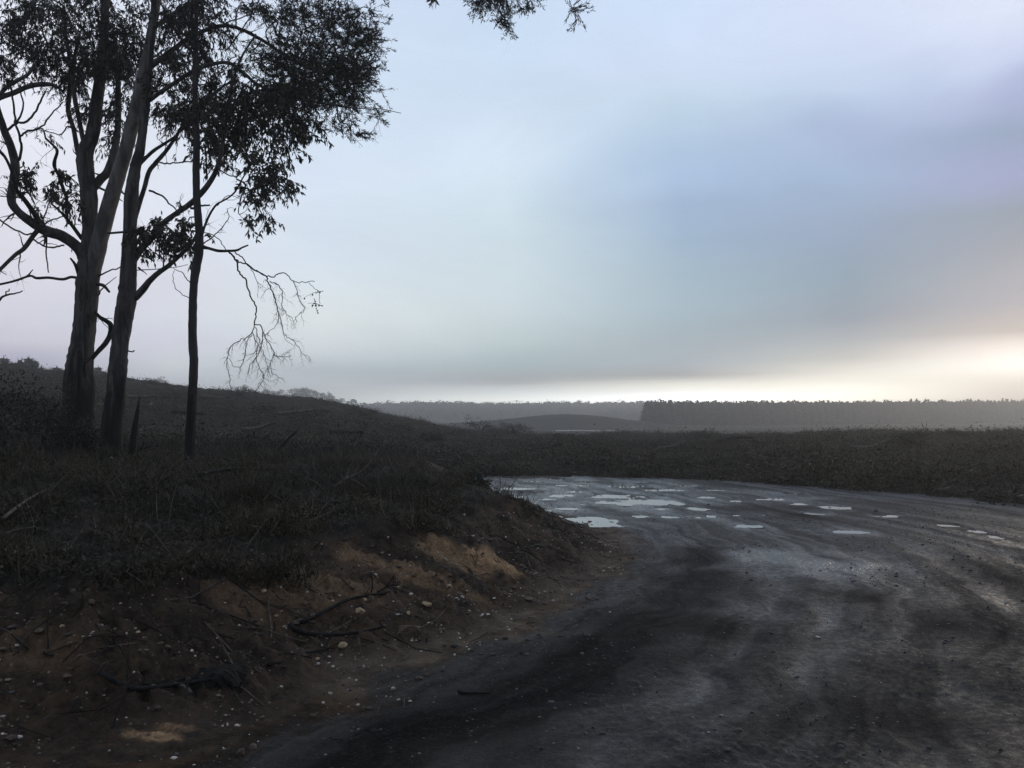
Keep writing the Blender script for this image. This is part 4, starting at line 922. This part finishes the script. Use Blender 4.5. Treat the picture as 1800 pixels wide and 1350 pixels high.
for k, (x, y, w) in enumerate([(1438, 1120, 10), (1268, 1260, 8), (1246, 1292, 6)]):
    rock(x, y, w, M_STONE, ['lone pale stone in the middle of the tracks, largest on the bare road', 'flat pale stone in the foreground of the road', 'small round pale stone nearest on the road'][k], None, 110 + k, .5)
for k, (x, y, w) in enumerate([(1540, 900, 11), (1382, 866, 8), (1245, 889, 7)]):
    rock(x, y, w, M_CLOD, ['dark clod beside the right hand puddle', 'dark clod at the far side of the wet lot', 'dark clod at the rim of a small puddle'][k], None, 120 + k, .6)
for k, (x, y, w) in enumerate([(265, 712, 7), (248, 758, 7), (261, 753, 6), (196, 808, 9), (234, 798, 6), (271, 802, 6), (246, 810, 8), (282, 812, 5), (132, 723, 8), (406, 775, 10)]):
    rock(x, y, w, M_STONE, 'pale stone in the grass around the gum trunks', 'pale stones under the gums', 130 + k, .6, sub=1)
def gravel():
    rng = np.random.RandomState(5)
    V0, F0 = ico(0)
    def scatter(name, n, X, Y, size, mat, label):
        z = terrain(X, Y)[0]; r = size
        ang = rng.rand(n, 12, 1) * .5 + .75
        V = V0[None] * ang * r[:, None, None] * np.array([1, 1, .65]) * (rng.rand(n, 1, 3) * .6 + .7)
        c, s = np.cos(rng.rand(n) * 6.3), np.sin(rng.rand(n) * 6.3)
        x = V[..., 0] * c[:, None] - V[..., 1] * s[:, None]; y = V[..., 0] * s[:, None] + V[..., 1] * c[:, None]
        V = np.stack([x + X[:, None], y + Y[:, None], V[..., 2] + (z + r * .25)[:, None]], -1).reshape(-1, 3)
        F = (F0[None] + (np.arange(n) * 12)[:, None, None]).reshape(-1, 3)
        tag(link(name, np_mesh(name, [(V, F, 0)], [mat])), label, 'gravel', None, 'stuff')
    # stones on the cut face and along its foot
    X = rng.uniform(-5.5, 2.2, 60000); Y = rng.uniform(2.8, 15, 60000); s, t = foot_distance(X, Y)
    dens = np.exp(-((s + .55) / .62) ** 2) * np.clip(.15 + 1.3 * fbm(X, Y, .55, 3, 101), 0.02, 1)
    k = rng.rand(len(X)) < np.minimum(dens * 1.35, 1); X, Y = X[k], Y[k]; n = len(X)
    scatter('pebbles', n, X, Y, .0022 + .0125 * rng.rand(n) ** 5.5, M_STONE, 'pale pebbles strewn over the earth bank')
    X = rng.uniform(-5.5, 2.2, 40000); Y = rng.uniform(2.8, 15, 40000); s, t = foot_distance(X, Y)
    dens = np.exp(-((s + .8) / .75) ** 2) * np.clip(.35 + 1.1 * fbm(X, Y, .8, 3, 102), 0.05, 1)
    k = rng.rand(len(X)) < dens * .5; X, Y = X[k], Y[k]; n = len(X)
    scatter('clods', n, X, Y, .006 + .024 * rng.rand(n) ** 4, M_SOILCLOD, 'crumbling earth clods on the bank')
    X = rng.uniform(-5.5, 12, 160000); Y = rng.uniform(2.6, 22, 160000); s, t = foot_distance(X, Y)
    dens = np.clip(.12 + .75 * fbm(X, Y, 1.1, 3, 103) + .5 * np.exp(-(s / .5) ** 2), 0.02, 1) * (s > -1.3)
    k = rng.rand(len(X)) < dens * .5; X, Y = X[k], Y[k]; n = len(X)
    scatter('gravel', n, X, Y, .0028 + .012 * rng.rand(n) ** 5, M_CLOD, 'dark gravel and mud crumbs on the road')
gravel()
def twig_litter():
    rng = np.random.RandomState(15); n0 = 9000
    X = rng.uniform(-5.5, 1.8, n0); Y = rng.uniform(2.9, 14, n0); s, t = foot_distance(X, Y)
    k = rng.rand(n0) < np.exp(-((s + .8) / .7) ** 2) * np.clip(.25 + fbm(X, Y, 1.0, 2, 107), .05, 1); X, Y = X[k], Y[k]; ch = []
    n = len(X); an = rng.rand(n) * 6.283; L = .03 + .26 * rng.rand(n) ** 3; cx, sy = np.cos(an) * L, np.sin(an) * L
    PX = np.stack([X - cx, X + rng.randn(n) * .015, X + cx], 1); PY = np.stack([Y - sy, Y + rng.randn(n) * .015, Y + sy], 1)
    PZ = terrain(PX, PY)[0] + .006 + rng.rand(n, 3) * .012
    for k in range(n):
        add_tube(ch, np.column_stack([PX[k], PY[k], PZ[k]]), np.array([1, .9, .5]) * rng.uniform(.0015, .004) * (1 + 3 * L[k]), 4, 0, 0, int(rng.rand() < .25))
    tag(link('twig_litter', np_mesh('twig_litter', ch, [M_CHAR, M_GREY])), 'small broken twigs strewn over the earth bank', 'twigs', None, 'stuff')
twig_litter()

# ------------------------------------------------------------------ undergrowth
def undergrowth():
    rng = np.random.RandomState(9)
    N = 90000
    az = rng.uniform(-.95, .05, N); d = np.sqrt(rng.uniform(4.2 ** 2, 23 ** 2, N)); X = d * np.sin(az); Y = d * np.cos(az)
    s, t = foot_distance(X, Y)
    edge = 1.45 + .45 * fbm(X, Y, .9, 3, 111)
    keep = (-s > edge) & (rng.rand(N) < np.clip(.27 + .95 * fbm(X, Y, .8, 3, 113), .03, 1) * np.clip(1.25 - d / 26, .3, 1))
    X, Y = X[keep], Y[keep]; d = d[keep]; n = len(X); z = terrain(X, Y)[0]
    ch = []
    per = 11
    P = np.repeat(np.stack([X, Y, z - .01], 1), per, 0) + rng.randn(n * per, 3) * np.array([.05, .05, 0])
    H = np.repeat(np.clip((.13 + .15 * fbm(X, Y, 1.1, 3, 115) + .05 * rng.randn(n)) * np.where(rng.rand(n) < .05, 1.7, 1), .04, .50), per) * rng.uniform(.5, 1.25, n * per)
    lean = rng.randn(n * per, 3) * .62; lean[:, 2] = 1
    v, f = leaf_quads(P, lean, H, rng.uniform(.004, .011, n * per) * (.6 + .05 * np.repeat(d, per)), rng, .12)
    tag(link('undergrowth', np_mesh('undergrowth', [(v, f, 0)], [M_GRASS])), 'dark tangled grass on top of the bank', 'undergrowth', None, 'stuff')
    # low leafy ground cover among the grass
    k = rng.rand(n) < .55; X, Y, z = X[k], Y[k], z[k]; n = len(X); per = 14
    off = rng.randn(n * per, 3) * np.array([.10, .10, .06]); off[:, 2] = np.abs(off[:, 2]) + .02
    P = np.repeat(np.stack([X, Y, z], 1), per, 0) + off
    v, f = leaf_quads(P, rng.randn(n * per, 3) + np.array([0, 0, .3]), rng.uniform(.02, .055, n * per), rng.uniform(.008, .022, n * per), rng, .1)
    tag(link('ground_cover', np_mesh('ground_cover', [(v, f, 0)], [M_HEATH])), 'low leafy ground cover among the grass on the bank', 'ground cover', None, 'stuff')
    # straggling dead stalks
    m = 2400; kk = rng.randint(0, n, m); B = np.stack([X[kk], Y[kk], z[kk]], 1)
    D = rng.randn(m, 3) * .8; D[:, 2] = np.abs(D[:, 2]) * .6 + .35
    v, f = leaf_quads(B, D, rng.uniform(.2, .6, m), np.full(m, .007), rng, .1)
    tag(link('dead_stalks', np_mesh('dead_stalks', [(v, f, 0)], [M_GREY])), 'grey dead stalks sticking out of the undergrowth', 'stalks', None, 'stuff')
undergrowth()
def heath():
    rng = np.random.RandomState(19)
    N = 78000
    az = rng.uniform(-.74, .74, N); a = np.tan(az); df = np.interp(a, TA, TDF); dc = np.interp(a, TA, TDC)
    u = rng.rand(N) ** 1.25; d = df - .35 + u * (dc + 10 - df); X = d * np.sin(az); Y = d * np.cos(az)
    s, t = foot_distance(X, Y)
    dens = np.clip(.50 + .9 * fbm(X, Y, 4.5, 4, 121), .22, 1)
    k = (rng.rand(N) < dens) & ~((s < 0) & (d < 19)); X, Y, d = X[k], Y[k], d[k]; n = len(X); z = terrain(X, Y)[0]
    per = 13; size = np.clip((.12 + .13 * fbm(X, Y, 2.6, 3, 123) + .05 * rng.randn(n)) * np.where(rng.rand(n) < .06, 1.9, 1), .04, .60)
    off = rng.randn(n * per, 3) * np.repeat(np.stack([size * 1.3, size * 1.3, size * .55], 1), per, 0); off[:, 2] = np.abs(off[:, 2])
    P = np.repeat(np.stack([X, Y, z], 1), per, 0) + off
    L = np.repeat(size * .22, per) * rng.uniform(.5, 1.4, n * per) + .045
    v, f = leaf_quads(P, rng.randn(n * per, 3) + np.array([0, 0, .35]), L, L * rng.uniform(.25, .6, n * per), rng, .1)
    tag(link('bracken', np_mesh('bracken', [(v, f, 0)], [M_HEATH])), 'low bracken and slash covering the cleared hillside', 'bracken', None, 'stuff')
    m = 1100; kk = rng.randint(0, n, m); B = np.stack([X[kk], Y[kk], z[kk] + .12], 1)
    D = rng.randn(m, 3); D[:, 2] = np.abs(D[:, 2]) * .5
    L = rng.uniform(.12, .6, m) ; v, f = leaf_quads(B, D, L, L * .10 + .015, rng, .05)
    tag(link('slash', np_mesh('slash', [(v, f, 0)], [M_GREY])), 'scattered pale cut wood on the cleared hillside', 'wood debris', None, 'stuff')
heath()
def bushy(ch, n, rad, c, leaf, rng, m=0, up=.2):
    q = rng.randn(n, 3); q = unit(q) * (rng.rand(n, 1) ** .4) ; P = np.array(c) + q * np.array(rad)
    v, f = leaf_quads(P, q * .6 + rng.randn(n, 3) * .7 + np.array([0, 0, up]), leaf * rng.uniform(.6, 1.4, n), leaf * .45 * rng.uniform(.6, 1.3, n), rng, .08)
    ch.append((v, f, m))
def shrub(px, py, d, w, h, label, seed, group=None):
    g = at(px, py, d); g[2] = ground_z(g[0], g[1]); rng = np.random.RandomState(seed); root = empty('shrub', tuple(g)); tag(root, label, 'shrub', group)
    fo = []; st = []
    for k in range(9):
        an = rng.rand() * 6.3; tip = np.array([math.cos(an) * w * .45 * rng.rand(), math.sin(an) * w * .45 * rng.rand(), h * rng.uniform(.55, 1.0)])
        mid = tip * .5 + rng.randn(3) * .04 * h; add_tube(st, catmull(np.array([(0, 0, -.05), mid, tip]), 3), np.linspace(.014, .004, 7), 5)
        for e in range(3):
            c = tip * rng.uniform(.45, 1) + rng.randn(3) * .10 * w; bushy(fo, 60, (w * .17, w * .17, h * .13), c, .055, rng)
    link('foliage', np_mesh('foliage', fo, [M_SHRUB]), root); link('stem', np_mesh('stem', st, [M_TWIG]), root)
shrub(20, 800, 11.0, 1.3, 1.15, 'bushy dark shrub filling the left picture edge below the gums', 1)
shrub(88, 790, 12.3, .9, 1.0, 'dark shrub in front of the thickest trunk', 2)
shrub(150, 800, 12.8, .8, .62, 'low leafy shrub between the two thick trunks', 3)
shrub(-40, 760, 9.5, 1.1, 1.0, 'shrub cut by the left picture edge', 4)
shrub(60, 745, 17, 1.1, 1.0, 'pale brown shrub behind the shrub at the left edge', 5)
shrub(815, 800, 13.6, .5, .20, 'low dark tussock shrub on the tip of the bank', 6)
shrub(845, 818, 13.4, .35, .18, 'small tussock overhanging the puddled road', 7)

def scrub(x, y, w, h, seed, label, group):
    rng = np.random.RandomState(seed); z = ground_z(x, y); root = empty('scrub_bush', (x, y, z)); tag(root, label, 'bush', group)
    st = []; fo = []
    for k in range(16):
        an = rng.rand() * 6.283; r = rng.uniform(.3, 1) ** .6 * w * .5; tip = np.array([math.cos(an) * r, math.sin(an) * r, h * (1.15 - (r / w * 1.7) ** 2) * rng.uniform(.6, 1.1)])
        add_tube(st, catmull(np.array([(0, 0, -.05), tip * np.array([.45, .45, .7]) + rng.randn(3) * .05 * w, tip]), 3), np.linspace(.024, .006, 7), 5, .05, k)
        for e in range(2): bushy(fo, 34, (w * .14, w * .14, h * .22), tip * rng.uniform(.5, 1) + rng.randn(3) * .06 * w, .085, rng)
    link('foliage', np_mesh('foliage', fo, [M_HEATH]), root); link('stem', np_mesh('stem', st, [M_CHAR]), root)
rngp = np.random.RandomState(71)
for k, (px, d, w) in enumerate([(845, 60, 3.2), (872, 62, 2.6), (800, 52, 2.0), (905, 58, 2.4), (700, 46, 1.8), (640, 56, 2.2), (560, 50, 1.6), (470, 44, 1.8), (420, 60, 2.4), (300, 48, 1.6), (270, 66, 2.2), (760, 36, 1.4), (1000, 44, 1.6), (1120, 36, 1.4), (1240, 48, 1.8), (1350, 34, 1.4), (1470, 42, 1.6), (1600, 32, 1.4), (1690, 40, 1.6), (1060, 28, 1.1), (1420, 27, 1.0)]):
    scrub((px - 900) / FPX * d, d, w, w * .30, 300 + k, 'low dark scrubby bush on the cleared hillside', 'scrub bushes on the cleared hillside')
for k, (px, d, L) in enumerate([(330, 34, 1.6), (455, 30, 1.4), (520, 40, 2.0), (610, 33, 1.5), (690, 30, 1.2), (770, 44, 1.8), (960, 32, 1.4), (1090, 45, 2.0), (1180, 30, 1.2), (1290, 38, 1.7), (1390, 46, 1.8), (1530, 30, 1.3), (1640, 44, 1.8), (250, 40, 1.5), (380, 52, 2.2), (1740, 28, 1.2)]):
    x = (px - 900) / FPX * d; an = rngp.uniform(-.5, .5); e0 = np.array([x - math.cos(an) * L / 2, d - math.sin(an) * L / 2]); e1 = np.array([x + math.cos(an) * L / 2, d + math.sin(an) * L / 2])
    P = np.array([[e0[0], e0[1], ground_z(*e0) + .16], [x, d, ground_z(x, d) + .20], [e1[0], e1[1], ground_z(*e1) + rngp.uniform(.18, .5)]]); o0 = P[1].copy(); ch = []
    add_tube(ch, catmull(P, 4) - o0, np.linspace(.085, .05, 9) * rngp.uniform(.6, 1.2), 7, .1, k)
    tag(link('log', np_mesh('log', ch, [M_GREY if k % 3 else M_CHAR]), None, tuple(o0)), 'felled log lying in the low bracken of the cleared hillside', 'log', 'logs on the cleared hillside')

# ------------------------------------------------------------------ far trees
def pine_mesh(seed, h=9.0, n=420):
    rng = np.random.RandomState(seed); ch = []
    tr = []; add_tube(tr, np.array([(0, 0, -.5), (.03, 0, h * .5), (0, 0, h)]), np.array([.13, .08, .02]) * h / 9, 5)
    tm = np_mesh('trunk', tr, [M_TRUNK])
    k9 = h / 9.0; u = rng.rand(n) ** .85; zz = h * (.03 + .95 * u); rr = ((1 - u) ** .85 * h * .17 + .02 * h * np.sin(u * 40 + seed)) * rng.uniform(.35, 1.15, n) + .05 * k9; an = rng.rand(n) * 6.283
    P = np.stack([np.cos(an) * rr * .5, np.sin(an) * rr * .5, zz], 1); D = np.stack([np.cos(an), np.sin(an), rng.uniform(-.1, .7, n)], 1)
    v, f = leaf_quads(P, D, rr * .9 + .3 * k9, rng.uniform(.22, .5, n) * k9, rng, .1); ch.append((v, f, 0))
    v, f = leaf_quads(np.array([[0, 0, h * .82]] * 8), rng.randn(8, 3) * .10 + np.array([0, 0, 1]), rng.uniform(1.2, 2.1, 8) * k9, np.full(8, .30) * k9, rng); ch.append((v, f, 0))
    return tm, np_mesh('crown', ch, [M_PINE])
def place_tree(name, meshes, loc, sc, rz, label, cat, group):
    root = empty(name, loc); root.scale = (sc[0], sc[0], sc[1]); root.rotation_euler = (0, 0, rz); tag(root, label, cat, group)
    link('trunk', meshes[0], root); link('crown', meshes[1], root); return root
def plantation():
    rng = np.random.RandomState(77); kinds = [pine_mesh(s) for s in range(6)]
    cnt = 0
    for row in range(5):
        for k in range(58):
            X = 38.5 + k * 3.7 + rng.randn() * .5 + row * .8; Y = 229 + row * 3.2 + rng.randn() * .6 + .70 * (X - 38)
            z = ground_z(X, Y)
            top = EYE + Y * (.0238 + .0018 * sstep(X, 80, 220)) - (row != 2) * .7 + rng.randn() * .32 + (rng.rand() < .14) * .6 
            h = top - z
            place_tree('pine_tree', kinds[rng.randint(6)], (X, Y, z), (rng.uniform(.95, 1.4), h / 9.9), rng.rand() * 6, 'young pine in the dense misty plantation edge across the valley', 'pine tree', 'plantation pines across the valley')
            cnt += 1
    # the rest of the plantation reads as one mass behind its edge
    ch = []; n = 1500; X = rng.uniform(41, 265, n); Y = rng.uniform(246, 290, n) + .70 * (X - 38); X = np.maximum(X, .172 * (Y - .7 * (X - 38)) + rng.rand(n) * 6); z = terrain(X, Y)[0]
    for k in range(n):
        h = EYE + Y[k] * .0185 + rng.randn() * .5 - z[k]; m = 26; u = rng.rand(m) ** .8; an = rng.rand(m) * 6.28; rr = (1 - u) ** .75 * 1.9 + .1
        P = np.stack([X[k] + np.cos(an) * rr * .3, Y[k] + np.sin(an) * rr * .3, z[k] + h * u], 1); D = np.stack([np.cos(an), np.sin(an), rng.uniform(0, .7, m)], 1)
        v, f = leaf_quads(P, D, rr + .4, rng.uniform(.7, 1.3, m), rng); ch.append((v, f, 0))
    v = np.concatenate([c[0] for c in ch]); f = np.arange(len(v)).reshape(-1, 4)
    tag(link('pine_forest', np_mesh('pine_forest', [(v, f, 0)], [M_PINE])), 'depth of the pine plantation behind its front rows', 'forest', None, 'stuff')
plantation()
def round_tree(seed, h=7.0):
    rng = np.random.RandomState(seed); tr = []; ch = []
    add_tube(tr, np.array([(0, 0, -.5), (.1, 0, h * .3), (.0, .1, h * .7)]), [.2, .15, .06], 6)
    for k in range(3): add_tube(tr, np.array([(.05, 0, h * .3), (rng.randn() * .8, rng.randn() * .8, h * .6), (rng.randn() * 1.4, rng.randn() * 1.4, h * .8)]), [.1, .07, .03], 5)
    for k in range(13):
        an = rng.rand() * 6.28; r = rng.rand() ** .6 * h * .36; c = (math.cos(an) * r, math.sin(an) * r, h * (.42 + .42 * rng.rand() + .14 * (1 - r / (h * .36))))
        bushy(ch, 45, (h * .15, h * .15, h * .10), c, .5, rng)
    return np_mesh('trunk', tr, [M_TRUNK]), np_mesh('crown', ch, [M_FAR])
def far_trees():
    rng = np.random.RandomState(33); kinds = [round_tree(s) for s in range(5)]
    tops = np.array([(372, 690), (400, 688), (430, 687), (470, 688), (490, 689), (505, 690), (528, 684), (545, 691), (560, 690), (580, 697), (610, 704), (640, 715)], float)
    lab = 'grey rounded tree in the misty row on the far left hilltop'
    for k in range(46):
        px = 372 + k * 5.9 + rng.randn() * 2; d = rng.uniform(385, 425); a = (px - 900) / FPX; X = a * d; z = ground_z(X, d)
        h = EYE + (735 - np.interp(px, tops[:, 0], tops[:, 1])) / FPX * d - z + rng.randn() * .7
        h = max(h, 2.6)
        place_tree('far_tree', kinds[rng.randint(5)], (X, d, z), (h / 7 * rng.uniform(.9, 1.35), h / 6.6), rng.rand() * 6, lab, 'tree', 'misty trees on the left hilltop')
    # saplings on the near left skyline
    sk = [pine_mesh(s, 2.0, 700) for s in (50, 51, 52)]
    for k, (px, hp) in enumerate([(6, 34), (22, 24), (34, 30), (48, 34), (58, 28), (70, 22), (98, 22), (103, 18), (166, 14), (171, 22), (181, 14), (12, 20), (42, 20)]):
        d = rng.uniform(104, 122); a = (px - 900) / FPX; X = a * d; z = ground_z(X, d)
        h = EYE + (735 - (660 - hp * .95 - (6 if px < 60 else 0))) / FPX * d - z
        place_tree('sapling', sk[k % 3], (X, d, z), (h / 2 * 1.0, h / 2.1), rng.rand() * 6, 'small hazy conifer sapling on the left hill skyline', 'sapling', 'saplings on the left hill')
far_trees()
def far_forest():
    rng = np.random.RandomState(44); n = 2300
    az = rng.uniform(-.27, .22, n); d = rng.uniform(480, 690, n); X = d * np.sin(az); Y = d * np.cos(az); z = terrain(X, Y)[0]
    LV = []
    for k in range(n):
        h = rng.uniform(3.4, 6.2) * (1.35 if rng.rand() < .14 else 1); m = 36; q = unit(rng.randn(m, 3)) * rng.rand(m, 1) ** .4
        P = np.array([X[k], Y[k], z[k] + h * .46]) + q * np.array([h * .45, h * .45, h * .44])
        v, f = leaf_quads(P, rng.randn(m, 3), rng.uniform(1.0, 2.2, m), rng.uniform(.7, 1.4, m), rng); LV.append(v)
    v = np.concatenate(LV)
    tag(link('forest', np_mesh('forest', [(v, np.arange(len(v)).reshape(-1, 4), 0)], [M_FAR])), 'hazy wooded ridge on the far side of the valley', 'forest', None, 'stuff')
far_forest()

# ------------------------------------------------------------------ the misty air
def haze():
    m = bpy.data.materials.new('misty_air'); m.use_nodes = True; T = NT(m.node_tree)
    for n in list(T.n): T.n.remove(n)
    out = T.node('ShaderNodeOutputMaterial'); v = T.node('ShaderNodeVolumePrincipled')
    v.inputs['Color'].default_value = (.95, .95, .95, 1); v.inputs['Density'].default_value = HAZE_DENSITY; v.inputs['Anisotropy'].default_value = HAZE_G
    T.l.new(v.outputs[0], out.inputs['Volume'])
    x0, x1, y0, y1, z0, z1 = -BOX_FAR, BOX_FAR, -BOX_FAR, BOX_FAR, -6, BOX_TOP
    V = np.array([(x, y, z) for z in (z0, z1) for y in (y0, y1) for x in (x0, x1)], float)
    F = np.array([(0, 2, 3, 1), (4, 5, 7, 6), (0, 1, 5, 4), (2, 6, 7, 3), (0, 4, 6, 2), (1, 3, 7, 5)])
    tag(link('haze', np_mesh('haze', [(V, F, 0)], [m])), 'pale morning mist hanging over the valley', 'haze', None, 'stuff')
haze()
